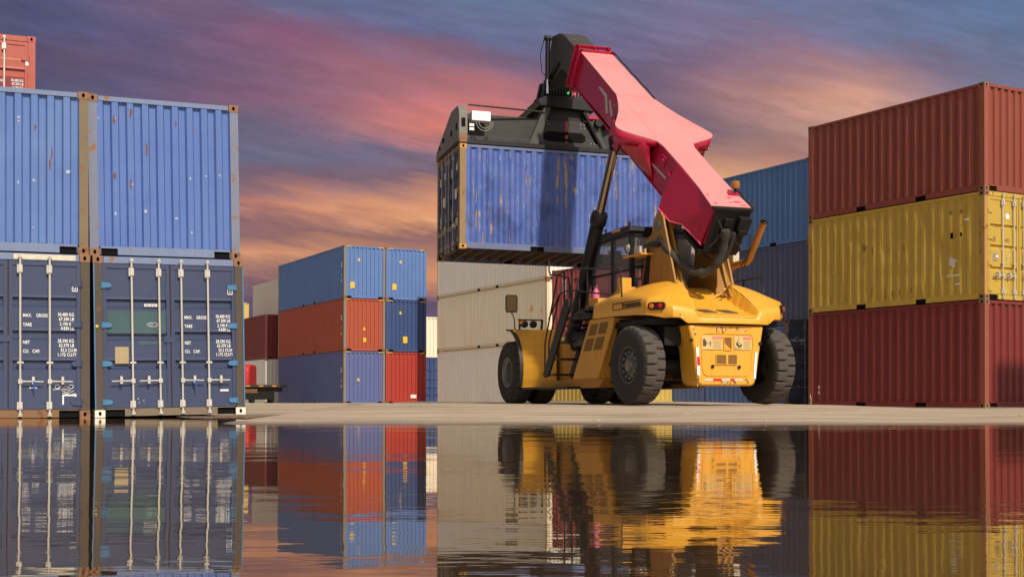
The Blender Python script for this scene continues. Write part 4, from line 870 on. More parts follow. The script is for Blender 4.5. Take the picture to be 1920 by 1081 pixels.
# counterweight
b = MB(); cwp = [(-0.84, 1.53), (-0.78, 1.30), (-0.71, 1.05), (-0.69, 0.75), (-0.66, 0.52), (-0.62, 0.40), (-0.54, 0.36), (0.54, 0.36), (0.60, 0.41), (0.64, 0.52), (0.70, 0.95), (0.80, 1.53)]
cwp = [(-abs(x) if i < 7 else abs(x), z) for i, (x, z) in enumerate(cwp)]
b.prism(cwp, -1.02, -0.35, 1); 
for i, q in enumerate(b.v):
    pass
cw = b.build('counterweight', YM, st, bevel=0.04, smooth=40)
def cwf(x): return -1.022
Y0 = -1.024
pan = [(-0.50, 1.37), (-0.57, 1.32), (-0.58, 1.24), (-0.55, 0.68), (-0.52, 0.59), (-0.45, 0.55), (0.42, 0.55), (0.49, 0.59), (0.52, 0.68), (0.57, 1.24), (0.56, 1.32), (0.50, 1.37)]
b = MB(); n = len(pan); inn = [(x*0.955, 0.96+(z-0.96)*0.95) for x, z in pan]
b.add([(x*1.01, -1.016, 0.96+(z-0.96)*1.01) for x, z in pan]+[(x, -1.036, z) for x, z in pan]+[((x+ix)/2, -1.036, (z+iz)/2) for (x, z), (ix, iz) in zip(pan, inn)]+[(x, -1.016, z) for x, z in inn], [(r*n+i, r*n+(i+1) % n, (r+1)*n+(i+1) % n, (r+1)*n+i) for r in range(3) for i in range(n)])
b.build('panel_rim', YM, cw, smooth=50)
BR_ = simple('pocket_brown', (0.20, 0.09, 0.015), 0.7)
for (x0, z0, x1, z1) in ((-0.075, 1.06, 0.075, 1.29), (-0.25, 0.78, 0.19, 0.955)):
    b = MB(); b.box((x0, -1.032, z0), (x1, -1.022, z1), 0); th = 0.012
    for q in ((x0-th, z0-th, x1+th, z0), (x0-th, z1, x1+th, z1+th), (x0-th, z0, x0, z1), (x1, z0, x1+th, z1)): b.box((q[0], -1.044, q[1]), (q[2], -1.028, q[3]), 1)
    if x0 < -0.1: b.box((-0.045, -1.046, z0), (0.0, -1.03, z1), 1)
    else: b.prism([(x0, z0), (x1, z0), (x0, z0+0.12)], -1.040, -1.030, 1, 1)
    b.build('pocket', [BR_, YM], cw)
for (x, z) in ((-0.33, 0.735), (0.245, 0.725), (-0.79, 1.23), (0.71, 1.19)):
    b = MB(); b.lathe([(-1.050, 0.034), (-1.030, 0.034)], 14, 1, (x, 0, z)); b.build('plug', DARK, cw)
b = MB(); b.prism([(-0.69, 1.10), (-0.63, 1.10), (-0.60, 0.56), (-0.66, 0.56)], -1.036, -1.03, 1); b.prism([(-0.672, 0.92), (-0.612, 0.92), (-0.603, 0.75), (-0.663, 0.75)], -1.040, -1.03, 1, 1); b.build('reflective_strip', [WHITE, simple('red_reflector', (0.65, 0.01, 0.02), 0.35)], cw)
b = MB(); b.prism([(0.60, 1.02), (0.65, 1.02), (0.61, 0.50), (0.56, 0.50)], -1.036, -1.03, 1); b.build('reflective_strip', WHITE, cw)
b = MB(); rr_ = MATS['red_reflector']
for i in range(9):
    x = -0.50+i*0.093; b.box((x, -1.027, 0.455), (x+0.088, -1.018, 0.50), 1 if i in (2, 3, 6) else 0)
b.build('reflective_strip', [simple('worn_white_strip', (0.6, 0.55, 0.45), 0.6, var=0.5, scale=40), rr_], cw)
LBL = simple('beige_label', (0.66, 0.46, 0.19), 0.6, var=0.06); PKL = simple('faded_red_label', (0.62, 0.20, 0.16), 0.6, var=0.1); INK = simple('label_ink', (0.06, 0.05, 0.05), 0.7)
for x0, x1 in ((-0.56, -0.12), (0.14, 0.52)):
    b = MB(); b.box((x0, -1.038, 1.06), (x1, -1.030, 1.32)); lb = b.build('warning_label', LBL, cw)
    b = MB(); b.box((x0+(x1-x0)*0.5, -1.041, 1.255), (x1-0.01, -1.037, 1.31)); b.build('label_header', PKL, lb)
    b = MB()
    for i in range(5): b.box((x0+(x1-x0)*0.53, -1.041, 1.09+i*0.032), (x1-0.02-0.02*(i % 2), -1.037, 1.096+i*0.032))
    if x0 < 0: b.box((x0+0.02, -1.042, 1.12), (x0+0.07, -1.037, 1.26)); b.box((x0+0.065, -1.042, 1.13), (x0+0.095, -1.037, 1.22)); b.box((x0+0.11, -1.042, 1.17), (x0+0.15, -1.037, 1.18)); b.box((x0+0.17, -1.042, 1.12), (x0+0.185, -1.037, 1.22)); b.box((x0+0.155, -1.042, 1.18), (x0+0.20, -1.037, 1.19))
    else: b.tube([(x0+0.02, -1.041, 1.08), (x0+0.08, -1.041, 1.27), (x0+0.15, -1.041, 1.09), (x0+0.02, -1.041, 1.08)], 0.005, 4); b.tube([(x0+0.05, -1.041, 1.20), (x0+0.10, -1.041, 1.12), (x0+0.16, -1.041, 1.16)], 0.018, 5); b.box((x0+0.09, -1.042, 1.29), (x0+0.12, -1.037, 1.30))
    b.build('label_print', INK, lb)
rnd = random.Random(3)
b = MB()
for (cx, cz, wx, wz, n) in ((0.05, 1.44, 0.36, 0.05, 26), (-0.70, 1.42, 0.03, 0.10, 8), (0.15, 0.44, 0.30, 0.05, 22), (-0.62, 0.45, 0.04, 0.08, 6)):
    for i in range(n):
        x = cx+rnd.uniform(-wx, wx); z = cz+rnd.uniform(-wz, wz); s1 = rnd.uniform(0.004, 0.022); s2 = rnd.uniform(0.006, 0.035)
        yf = cwf(x)-0.002; b.add([(x-s1, yf, z-s2*0.4), (x+s1*0.3, yf, z-s2), (x+s1, yf, z+s2*0.2), (x-s1*0.2, yf, z+s2)], [(0,1,2,3)], rnd.choice((0, 0, 1)))
b.build('chipped_paint', [simple('bare_metal_chip', (0.07, 0.055, 0.045), 0.6), simple('primer_chip', (0.5, 0.45, 0.38), 0.7)], cw)
b = MB()
for i in range(16):
    t = rnd.random(); c = Vector((-1.36, -0.76, 1.80)).lerp(Vector((-1.0, -1.04, 1.66)), t); z = c.z+rnd.uniform(-0.03, 0.10); s1 = rnd.uniform(0.008, 0.03)
    off_ = Vector((-0.8, -0.6, 0))*0.022; p = Vector((c.x, c.y, z))+off_; tv = Vector((-0.6, 0.8, 0))
    b.add([p-tv*s1, p+Vector((0, 0, -s1*0.8)), p+tv*s1*0.8, p+Vector((0, 0, s1*0.9))], [(0,1,2,3)])
b.build('chipped_paint', MATS['bare_metal_chip'], hood)
# left and right service panels with vents
for s in (-1, 1):
    X = s*1.50
    b = MB(); b.prism([(2.17, 1.785), (0.97, 1.775), (1.02, 1.55), (1.74, 0.55), (3.12, 0.55)], X-0.02, X+0.02, 0)
    pn = b.build('service_panel', YD, st, bevel=0.006)
    b = MB(); b.add([(X, 0.98, 1.77), (X, 1.72, 0.56), (s*0.95, 1.78, 0.50), (s*0.95, 1.05, 1.75)], [(0,1,2,3)]); b.build('arch_plate', YD, st)
    def pt(u, v_):   # u rearwards 0..1 along the top, v down
        a = (lerp(2.17, 0.97, u), 1.785); c = (lerp(3.12, 1.74, u), 0.55); return (lerp(a[0], c[0], v_), lerp(a[1], c[1], v_))
    for (u0, u1, v0, v1) in ((0.12, 0.44, 0.08, 0.27), (0.53, 0.86, 0.07, 0.26), (0.12, 0.44, 0.32, 0.53), (0.53, 0.86, 0.31, 0.52)):
        b = MB(); b.prism([pt(u0, v0), pt(u1, v0), pt(u1, v1), pt(u0, v1)], X+s*0.021, X+s*0.026, 0)
        for k in range(9):
            v2 = lerp(v0, v1, (k+0.5)/9); p0, p1 = pt(u0, v2), pt(u1, v2); b.box((min(X+s*0.026, X+s*0.030), p1[0], p0[1]-0.006), (max(X+s*0.026, X+s*0.030), p0[0], p0[1]+0.006), 1)
        b.build('vent', [simple('vent_mesh', (0.16, 0.085, 0.02), 0.8), simple('vent_louvre', (0.28, 0.15, 0.03), 0.7)], pn, bevel=0.0)
# lower side sill, steps and fender of each side
for s in (-1, 1):
    b = MB(); b.prism([(1.90, 0.55), (2.2, 0.36), (5.6, 0.34), (5.6, 0.52), (3.2, 0.56)], s*1.10-0.20, s*1.10+0.16, 0); b.build('side_sill', YD, st)
    b = MB(); b.box((s*1.22-0.40, 3.2, 0.345), (s*1.22+0.40, 6.0, 0.385)); b.build('running_board', BK, st)
    fen = MB()
    arcp = [(7.08-0.95*math.cos(R(t_)), 0.78+1.02*math.sin(R(t_))) for t_ in (-22, -10, 2, 14, 26, 38, 50, 62)]+[(6.75, 1.80)]
    fx_ = lambda y: s*1.61
    lv = [(fx_(y), y, z) for y, z in arcp]; rv = [(s*1.0, 5.38, lerp(0.40, 1.76, i/(len(arcp)-1))) for i in range(len(arcp))]; k_ = len(arcp)
    fen.add(lv+rv, [(i, i+1, k_+i+1, k_+i) for i in range(k_-1)])
    fen.add([(s*1.60, 6.75, 1.80), (s*1.00, 5.38, 1.76), (s*0.6, 5.38, 1.76), (s*0.6, 7.4, 1.80), (s*1.60, 7.4, 1.80)], [(0,1,2,3,4)])
    fen.build('fender', YM, st)
    b = MB(); arc = []
    for k in range(15):
        t = R(-22+k*9.5); arc.append((7.08-0.96*math.cos(t), 0.78+1.03*math.sin(t)))
    arc = arc[0:13]
    n = len(arc); vs = []
    for (y, z) in arc: vs += [(s*1.66, y, z), (s*1.10, y, z), (s*1.10, y-0.035, z+0.03), (s*1.66, y-0.035, z+0.03)]
    fs = []
    for k in range(n-1):
        for e in range(4): fs.append((k*4+e, k*4+(e+1) % 4, (k+1)*4+(e+1) % 4, (k+1)*4+e))
    fs += [(0,1,2,3), tuple((n-1)*4+e for e in range(4))]
    b.add(vs, fs); b.build('mudguard', BKM, st, smooth=35)
    sx = s*1.62
    if s < 0:
        b = MB(); b.prism([(4.62, 0.66), (4.50, 0.60), (4.30, 0.62), (3.00, 2.12), (3.05, 2.30), (3.30, 2.30)], sx-0.03, sx+0.02, 0); b.prism([(4.62, 0.66), (4.50, 0.60), (4.30, 0.62), (3.00, 2.12), (3.05, 2.30), (3.30, 2.30)], sx+0.62, sx+0.66, 0)
        b.build('stair_stringers', BKM, st, bevel=0.008)
        for (y, z) in ((4.22, 0.64), (3.85, 0.98), (3.5, 1.34), (3.2, 1.70)):
            b = MB(); b.box((sx, y-0.30, z), (sx+0.64, y+0.12, z+0.045)); b.build('step', BKM, st)
        b = MB(); b.box((-1.05, 2.2, 1.95), (-0.75, 5.0, 2.0)); b.build('deck', BKM, st)
        b = MB(); b.box((-1.5, 1.0, 2.0), (-0.5, 3.0, 2.06)); b.build('cab_deck', BKM, st)
        b = MB(); b.box((-0.98, 2.9, 0.5), (-0.94, 4.95, 1.2)); b.box((-0.94, 2.6, 1.2), (-0.6, 4.6, 1.6)); b.build('inner_panel', YD, st)
# round air tank, battery drum and extinguisher beside the steps
b = MB(); b.lathe([(-0.02, .02), (0, .13), (0.02, .22), (0.05, .24), (0.95, .24), (1.0, .2), (1.02, .05)], 24, 1, (-1.25, 2.35, 1.42)); b.v = [(x, 2.35+(3.40-y) if False else y, z) for x, y, z in b.v]; b.build('air_tank', BK, st, smooth=40)
b = MB(); b.lathe([(0, .02), (-0.02, .2), (-0.03, .235), (-0.06, .25)], 24, 0, (-1.36, 3.30, 1.42)); b.lathe([(-0.06, .25), (0.55, .25)], 24, 0, (-1.36, 3.30, 1.42)); b.lathe([(-0.035, .03), (-0.05, .025)], 10, 0, (-1.36, 3.30, 1.42)); b.build('filter_drum', BK, st, smooth=40)
b = MB(); b.tube([(-1.38, 3.15, 1.20), (-1.38, 3.15, 1.02)], 0.04); b.tube([(-1.38, 3.15, 1.02), (-1.38, 3.15, 0.92)], 0.02); b.build('drain_cock', BK, st)
b = MB(); b.lathe([(-0.03, .42), (0.02, .44), (0.10, .42), (0.17, .30), (0.20, .10)], 24, 2, (-1.2, 2.75, 1.86)); b.build('dome_cover', BKM, st, smooth=40)
b = MB()
for (y, x) in ((3.0, -1.2), (2.55, -1.0), (2.8, -1.1)): b.box((x-0.03, y-0.03, 1.6), (x+0.03, y+0.03, 1.86))
b.box((-1.1, 2.45, 1.62), (-0.9, 2.75, 1.72)); b.build('dome_legs', YD, st)
b = MB(); b.lathe([(0, .06), (0.02, .085), (0.36, .085), (0.42, .05), (0.46, .03)], 16, 2, (-1.18, 2.62, 2.05)); b.tube([(-1.18, 2.62, 2.48), (-1.18, 2.72, 2.53), (-1.18, 2.56, 2.55)], 0.015, 6); b.build('fire_extinguisher', simple('extinguisher_pink', (0.65, 0.12, 0.22), 0.4), st, smooth=40)
# handrails
hr = MB(); rr = 0.020
def rail(p): hr.tube(p, rr, 6)
X1 = -1.52
rail([(X1, 4.55, 3.30), (X1, 4.53, 3.05), (X1, 4.45, 2.95), (X1, 4.0, 2.90), (X1, 3.35, 2.78), (X1, 3.30, 2.60), (X1, 3.30, 2.0)])
rail([(X1, 4.0, 2.90), (X1, 3.6, 2.96), (X1, 3.04, 2.97), (X1, 2.0, 2.86), (X1, 0.75, 2.73), (X1, 0.58, 2.66), (X1, 0.55, 2.15)])
rail([(X1, 4.55, 1.95), (X1, 3.9, 2.46), (X1, 3.6, 2.50), (X1, 3.0, 2.48), (X1, 2.0, 2.35), (X1, 1.0, 2.24)])
rail([(X1, 4.0, 2.90), (X1, 4.74, 1.52), (X1, 4.80, 1.35), (X1, 4.80, 0.70)]); rail([(X1, 3.9, 2.46), (X1, 4.55, 1.4), (X1, 4.55, 0.72)])
for y in (3.62, 3.2, 2.3): rail([(X1, y, 2.94), (X1, y-0.02, 2.0)])
rail([(X1, 3.02, 2.70), (X1, 2.92, 2.73), (X1, 2.82, 2.70), (X1, 2.82, 2.42), (X1, 2.74, 2.28), (X1, 2.74, 2.0)])
hr.build('handrail', BK, st, smooth=60)
hr = MB()
rail([(1.52, 3.0, 2.9), (1.52, 1.4, 2.62), (1.52, 0.3, 2.62), (1.52, 0.2, 2.3)]); rail([(1.52, 1.0, 2.62), (1.52, 1.0, 2.2)]); hr.build('handrail', BK, st, smooth=60)
# mirror and lamps on the front fender
b = MB(); b.tube([(-1.60, 6.62, 1.80), (-1.61, 6.64, 2.08), (-1.62, 6.80, 2.24)], 0.014, 6); b.build('mirror_arm', DARK, st)
b = MB(); b.prism([(-0.13, 0), (0.13, 0), (0.15, 0.06), (0.15, 0.38), (0.12, 0.44), (-0.12, 0.44), (-0.15, 0.38), (-0.15, 0.06)], 0, 0.05, 1, 0, Matrix.Translation((-1.62, 6.80, 2.24)) @ Matrix.Rotation(R(-12), 4, 'Z')); mr = b.build('mirror', BK, st, bevel=0.012)
b = MB(); b.box((-0.115, -0.004, 0.04), (0.115, 0, 0.40), 0, Matrix.Translation((-1.62, 6.80, 2.24)) @ Matrix.Rotation(R(-12), 4, 'Z')); b.build('mirror_glass', simple('mirror_glass', (0.13, 0.08, 0.035), 0.2, metal=1.0, var=0.02), mr)
b = MB(); b.box((-1.62, 6.30, 2.02), (-1.00, 6.36, 2.05)); b.prism([(-1.60, 1.80), (-1.57, 1.80), (-1.54, 2.02), (-1.60, 2.02)], 6.30, 6.36, 1); b.prism([(-1.03, 1.80), (-1.0, 1.80), (-0.98, 2.05), (-1.02, 2.05)], 6.30, 6.36, 1); b.build('lamp_bracket', BK, st)
for x in (-1.45, -1.22):
    b = MB(); b.lathe([(0, .03), (0.03, .085), (0.10, .09), (0.11, .08)], 16, 1, (x, 6.28, 1.93)); b.build('headlamp', BK, st, smooth=40)
b = MB(); b.box((-1.60, 6.26, 1.93), (-1.53, 6.34, 2.0)); b.build('indicator', ORL, st)
# cab
cx0, cx1, cy0, cy1, cz0, cz1 = -0.88, 0.92, 1.50, 3.35, 2.06, 3.70
b = MB(); pw = 0.10
for (x, y) in ((cx0, cy0), (cx1-pw, cy0), (cx0, 2.42), (cx1-pw, 2.42)): b.box((x, y, cz0), (x+pw, y+pw, cz1-0.06))
for x in (cx0, cx1-pw): b.prism([(cy1-0.08, cz1-0.1), (cy1+0.30, 2.9), (cy1+0.12, cz0), (cy1+0.05, cz0), (cy1+0.23, 2.9), (cy1-0.16, cz1-0.1)], x, x+pw, 0)
for y in (cy0,): b.box((cx0, y, cz0), (cx1, y+0.05, cz0+0.22)); b.box((cx0, y, cz1-0.20), (cx1, y+0.06, cz1-0.06)); b.box((cx0, y, 2.86), (cx1, y+0.03, 2.90))
for x in (cx0, cx1-0.05): b.box((x, cy0, cz0), (x+0.05, cy1, cz0+0.12)); b.box((x, cy0, cz1-0.18), (x+0.05, cy1-0.1, cz1-0.06)); b.box((x, cy0, 2.80), (x+0.05, cy1+0.2, 2.85))
cab = b.build('cab', BK, st, bevel=0.008)
b = MB(); b.prism([(cy0-0.05, cz1-0.08), (cy0-0.03, cz1+0.02), (cy0+0.1, cz1+0.05), (cy1-0.4, cz1+0.02), (cy1+0.05, cz1-0.12), (cy1+0.05, cz1-0.18)], cx0-0.04, cx1+0.04, 0); b.build('roof', BK, cab, bevel=0.015)
b = MB(); b.box((cx0-0.052, 1.95, cz1-0.03), (cx0-0.042, 2.35, cz1+0.02)); b.build('roof_badge', YD, cab)
for (p) in ([(cx0+0.07, cy0+0.02, cz0+0.22), (cx1-0.07, cy0+0.02, cz0+0.22), (cx1-0.07, cy0+0.02, cz1-0.2), (cx0+0.07, cy0+0.02, cz1-0.2)],
            [(cx0+0.02, cy0+0.07, cz0+0.12), (cx0+0.02, 2.42, cz0+0.12), (cx0+0.02, 2.42, cz1-0.18), (cx0+0.02, cy0+0.07, cz1-0.18)],
            [(cx0+0.02, 2.49, cz0+0.12), (cx0+0.02, cy1+0.1, cz0+0.12), (cx0+0.02, cy1+0.24, 2.9), (cx0+0.02, cy1-0.1, cz1-0.18), (cx0+0.02, 2.49, cz1-0.18)],
            [(cx1-0.02, cy0+0.07, cz0+0.12), (cx1-0.02, cy1, cz0+0.12), (cx1-0.02, cy1, cz1-0.18), (cx1-0.02, cy0+0.07, cz1-0.18)]):
    b = MB(); nrm = (Vector(p[1])-Vector(p[0])).cross(Vector(p[2])-Vector(p[0])).normalized()*0.006; n = len(p)
    b.add([tuple(q) for q in p]+[tuple(Vector(q)+nrm) for q in p], [tuple(range(n)), tuple(range(n, 2*n))]+[(i, (i+1) % n, (i+1) % n+n, i+n) for i in range(n)]); b.build('window', GLASS, cab)
b = MB(); b.box((-0.35, 2.0, 2.1), (0.25, 2.15, 3.0)); b.box((-0.35, 2.0, 2.4), (0.25, 2.55, 2.52)); b.prism([(2.0, 3.0), (2.12, 3.0), (2.1, 3.25), (2.02, 3.25)], -0.18, 0.08, 0); b.build('seat', simple('seat_cloth', (0.03, 0.03, 0.032), 0.9), cab, bevel=0.04)
b = MB(); b.tube([(-0.05, 3.15, 2.2), (-0.05, 2.95, 2.75)], 0.03); b.lathe([(0, .19), (0.02, .2), (0.03, .18)], 20, 2, (-0.05, 2.93, 2.76)); b.box((0.45, 2.6, 2.4), (0.8, 3.0, 2.9)); b.build('controls', DARK, cab)
b = MB()
for q in ((0.12, 2.40, 0.19, 3.60), (0.60, 2.40, 0.67, 3.60), (0.12, 2.34, 0.67, 2.42), (0.12, 3.50, 0.67, 3.60)): b.box((q[0], cy0-0.06, q[1]), (q[2], cy0-0.02, q[3]))
rs_ = b.build('rear_screen_frame', simple('grey_frame', (0.085, 0.088, 0.09), 0.5), cab)
b = MB(); b.box((0.19, cy0-0.045, 2.42), (0.60, cy0-0.035, 3.50)); b.build('pane', simple('bright_pane', (0.30, 0.30, 0.29), 0.15, var=0.5, scale=3), rs_)  # brightness of the glass put in as pale mottled grey
b = MB(); b.box((cx0+0.03, cy0+0.1, cz0+0.02), (cx1-0.03, cy1, cz0+0.1)); b.build('cab_floor', DARK, cab)
b = MB(); b.box((-1.18, 1.28, 2.10), (-0.96, 1.50, 2.62)); b.build('yellow_box', YM, st, bevel=0.01)
b = MB(); b.prism([(1.1, 2.12), (1.9, 2.12), (1.1, 2.42)], -1.30, -0.95, 0); b.build('deck_box', YD, st, bevel=0.01)
b = MB(); b.box((-1.45, 1.9, 2.08), (-0.95, 2.4, 2.24)); b.build('deck_box', YD, st, bevel=0.01)
for (x, y) in ((cx0+0.05, cy0+0.15), (cx0+0.05, 2.9)):
    b = MB(); b.tube([(x, y, cz1-0.02), (x, y, cz1+0.10)], 0.014, 6); b.lathe([(0, .03), (0.05, .03)], 8, 2, (x, y, cz1+0.08)); b.build('roof_camera', DARK, cab)
# boom towers
TWL = [(-0.30, 2.15), (-0.10, 2.45), (0.16, 3.10), (0.36, 3.60), (0.42, 3.78), (0.54, 3.90), (0.72, 3.90), (0.86, 3.76), (0.95, 3.50), (1.18, 3.42), (1.25, 3.30), (1.22, 3.12), (1.42, 2.60), (1.55, 2.15)]
for s in (-1, 1):
    b = MB(); b.prism(TWL, s*0.64-0.022, s*0.64+0.022, 0); b.prism([(y*0.9+0.03, z-0.02) if z > 3.5 else (y, z) for y, z in TWL if z > 3.0 or True], s*0.50-0.02, s*0.50+0.02, 0)
    b.add([(s*0.50, 1.75, 2.15), (s*0.60, -0.25, 2.15), (s*0.60, 0.30, 3.35), (s*0.60, 1.0, 3.35), (s*0.28, 1.5, 2.2), (s*0.28, -0.05, 2.2), (s*0.56, 0.35, 3.2), (s*0.56, 0.95, 3.2)], [(4,5,6,7), (0,4,7,3), (1,5,6,2), (2,6,7,3)])
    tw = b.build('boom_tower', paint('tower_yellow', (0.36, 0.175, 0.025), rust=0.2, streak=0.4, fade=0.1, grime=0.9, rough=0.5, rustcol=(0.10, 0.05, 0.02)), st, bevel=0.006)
    b = MB(); b.lathe([(s*0.44, .11), (s*0.68, .11), (s*0.69, .09)], 20, 0, (0, 0.64, 3.64)); b.build('pivot_pin', HUB, tw, smooth=40)
    b = MB(); b.box((min(s*0.785, s*0.80), 0.0, 2.2), (max(s*0.785, s*0.80), 1.45, 2.6)) if False else b.prism([(1.12, 2.3), (1.40, 2.3), (1.14, 3.12), (0.98, 3.12)], s*0.672-0.008, s*0.672+0.008, 0); b.build('gap_shade_strip', DARK, tw)  # shade of the gap between tower plates put on as a dark strip
b = MB(); b.box((-0.95, 0.85, 3.07), (-0.60, 1.75, 3.10)); b.build('lamp_shelf', YM, st)
b = MB(); b.box((-0.90, 1.02, 3.12), (-0.74, 1.30, 3.26)); b.build('junction_box', simple('grey_box', (0.45, 0.42, 0.36), 0.5), st, bevel=0.01)
b = MB(); b.lathe([(0, .03), (0.04, .10), (0.12, .105), (0.13, .09)], 16, 1, (-0.86, 1.52, 3.26)); b.build('work_lamp', simple('lamp_grey', (0.14, 0.13, 0.12), 0.4), st, smooth=40)
b = MB()
n = 12; vs = []
for k in range(n+1):
    t = -1+2*k/n; x = 0.60*t; z = 2.12+0.35*t*t
    vs += [(x, -0.12, z), (x, 0.55, z+0.04)]
b.add(vs, [(2*k, 2*k+1, 2*k+3, 2*k+2) for k in range(n)]); sc = b.build('saddle', YD, st, smooth=60); mo = sc.modifiers.new('t', 'SOLIDIFY'); mo.thickness = 0.04
# boom frame: s along the boom, n across it
BA = Vector((0, -1.22, 3.77)); BD = Vector((0, 0.81607, 0.57795)); BN = Vector((0, -0.57795, 0.81607))
BM = Matrix(((1, 0, 0, 0), (0, BD.y, BN.y, BA.y), (0, BD.z, BN.z, BA.z), (0, 0, 0, 1)))   # (x, s, n) -> machine
TOP = [(0.44, 0), (0.37, 0.8), (0.355, 1.7), (0.37, 2.70), (0.42, 2.95), (0.62, 3.08), (0.86, 3.22), (1.05, 3.36), (1.12, 3.47), (1.13, 3.60), (1.08, 3.74), (0.90, 4.10), (0.74, 4.45), (0.58, 4.90), (0.44, 5.40), (0.42, 6.8), (0.41, 8.15)]
b = MB(); n = len(TOP); vs = [(x, s, 0.012) for x, s in TOP]+[(-x, s, 0.012) for x, s in TOP]+[(x, s, -0.012) for x, s in TOP]+[(-x, s, -0.012) for x, s in TOP]
fs = [(i, i+1, n+i+1, n+i) for i in range(n-1)]+[(2*n+i, 3*n+i, 3*n+i+1, 2*n+i+1) for i in range(n-1)]+[(i, 2*n+i, 2*n+i+1, i+1) for i in range(n-1)]+[(n+i, n+i+1, 3*n+i+1, 3*n+i) for i in range(n-1)]
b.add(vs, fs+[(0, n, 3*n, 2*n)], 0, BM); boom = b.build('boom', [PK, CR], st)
def bprism(mb, poly, x0, x1, mi=0): mb.prism(poly, x0, x1, 0, mi, BM)
b = MB(); hbx = 0.36
for s in (-1, 1): bprism(b, [(0, -0.012), (8.15, -0.012), (8.22, -0.86), (6.2, -0.80), (5.0, -0.80), (4.2, -0.85), (2.4, -0.85), (0, -0.80)], s*hbx-0.012, s*hbx+0.012)
b.add([(-hbx, 0.1, -0.80), (hbx, 0.1, -0.80), (hbx, 2.4, -0.85), (-hbx, 2.4, -0.85)], [(0,1,2,3)], 0, BM); b.add([(-hbx, 2.4, -0.85), (hbx, 2.4, -0.85), (hbx, 8.2, -0.85), (-hbx, 8.2, -0.85)], [(0,1,2,3)], 0, BM)
b.box((-0.40, 0.05, -0.87), (0.40, 8.15, -0.85), 0, BM); b.build('boom_box', CR, boom, bevel=0.004)
# wing webs that carry the lift cylinders
for s in (-1, 1):
    b = MB()
    wt = [(0.50, 3.02), (0.64, 3.10), (1.06, 3.40), (1.10, 3.66), (0.86, 4.10), (0.56, 4.90), (0.40, 5.45)]
    bt = [(0.385, 2.75), (0.39, 2.95), (0.40, 3.2), (0.40, 3.6), (0.40, 4.1), (0.39, 4.8), (0.38, 5.4)]
    m_ = len(wt); vs = []
    for (f_, nn) in ((0, -0.012), (0.0, -0.24), (0.30, -0.46), (0.72, -0.66), (1.0, -0.83)): vs += [(s*(x+(bx-x)*f_), q+(bq-q)*f_, nn) for (x, q), (bx, bq) in zip(wt, bt)]
    b.add(vs, [(r*m_+i, r*m_+i+1, (r+1)*m_+i+1, (r+1)*m_+i) for r in range(4) for i in range(m_-1)], 0, BM)
    o_ = b.build('wing_web', CR, boom, smooth=50); mo = o_.modifiers.new('t', 'SOLIDIFY'); mo.thickness = 0.03
    rw = [(0.40, 2.93), (0.62, 3.08), (0.86, 3.22), (1.05, 3.36), (1.12, 3.47), (1.13, 3.60)]; dp = [0.12, 0.20, 0.27, 0.31, 0.32, 0.28]; k_ = len(rw)
    b = MB(); b.add([(s*x, q, -0.012) for x, q in rw]+[(s*x, q+0.02, -d_) for (x, q), d_ in zip(rw, dp)], [(i, i+1, k_+i+1, k_+i) for i in range(k_-1)], 0, BM)
    o_ = b.build('wing_plate', CR, boom, smooth=60); mo = o_.modifiers.new('t', 'SOLIDIFY'); mo.thickness = 0.02
    b = MB(); b.box((s*0.72, 3.55, -0.62), (s*0.78, 4.25, -0.02), 0, BM); b.box((s*1.02-0.02, 3.45, -0.50), (s*1.02+0.02, 4.0, -0.02), 0, BM); b.build('cylinder_bracket', CR, boom, bevel=0.01)
    b = MB(); b.lathe([(s*0.66, .10), (s*1.06, .10)], 16, 0, (0, 0, 0), 0, BM @ Matrix.Translation((0, 3.80, -0.42))); b.build('cylinder_pin', DARK, boom, smooth=40)
    T0, T1, Q1, Q2, Q3, Q4 = (0.372, 0.0, -0.014), (0.372, 1.95, -0.014), (0.60, 1.77, -0.95), (0.60, 1.16, -0.93), (0.52, 0.78, -0.79), (0.44, 0.0, -0.80)
    b = MB(); vs = [(s*x, q, nn) for x, q, nn in (T0, T1, Q1, Q2, Q3, Q4, (0.372, 2.06, -0.55), (0.372, 2.02, -0.90), (0.372, 0.0, -0.86))]
    b.add(vs, [(1, 2, 3), (0, 1, 3, 4), (0, 4, 5), (1, 6, 2), (6, 7, 2), (2, 7, 3), (3, 7, 8, 4), (4, 8, 5)], 0, BM); b.build('tail_plate', CR, boom, fix=False)
    b = MB(); b.tube([(s*0.60, 1.77, -0.95), (s*0.60, 1.16, -0.93), (s*0.52, 0.78, -0.79), (s*0.44, 0.0, -0.80)], 0.016, 6, 0, BM); b.build('tail_highlight', simple('pink_highlight', (0.80, 0.10, 0.17), 0.4), boom)  # pink highlight on the tail plate's lower edge, painted on as a tube
    b = MB(); bprism(b, [(1.25, -0.3), (2.15, -0.3), (2.05, -1.2), (1.70, -1.50), (1.30, -1.15)], s*0.40-0.03, s*0.40+0.03); b.build('pivot_lug', CR, boom, bevel=0.01)
b = MB(); b.box((-0.36, -0.03, -0.96), (0.36, 0.0, -0.02), 0, BM)
b.box((-0.44, -0.06, -0.04), (0.44, 0.02, 0.02), 0, BM); b.box((0.16, -0.16, -0.40), (0.42, 0.0, -0.14), 0, BM); b.box((0.18, -0.20, -0.48), (0.38, -0.02, -0.38), 0, BM); b.box((-0.12, -0.10, -0.36), (0.06, 0.0, -0.2), 0, BM)
b.box((-0.44, 0.0, -1.02), (0.42, 0.8, -0.93), 0, BM); b.box((0.36, -0.02, -0.96), (0.43, 0.02, -0.02), 0, BM); b.build('tail_box', DARK, boom, bevel=0.01)
b = MB()
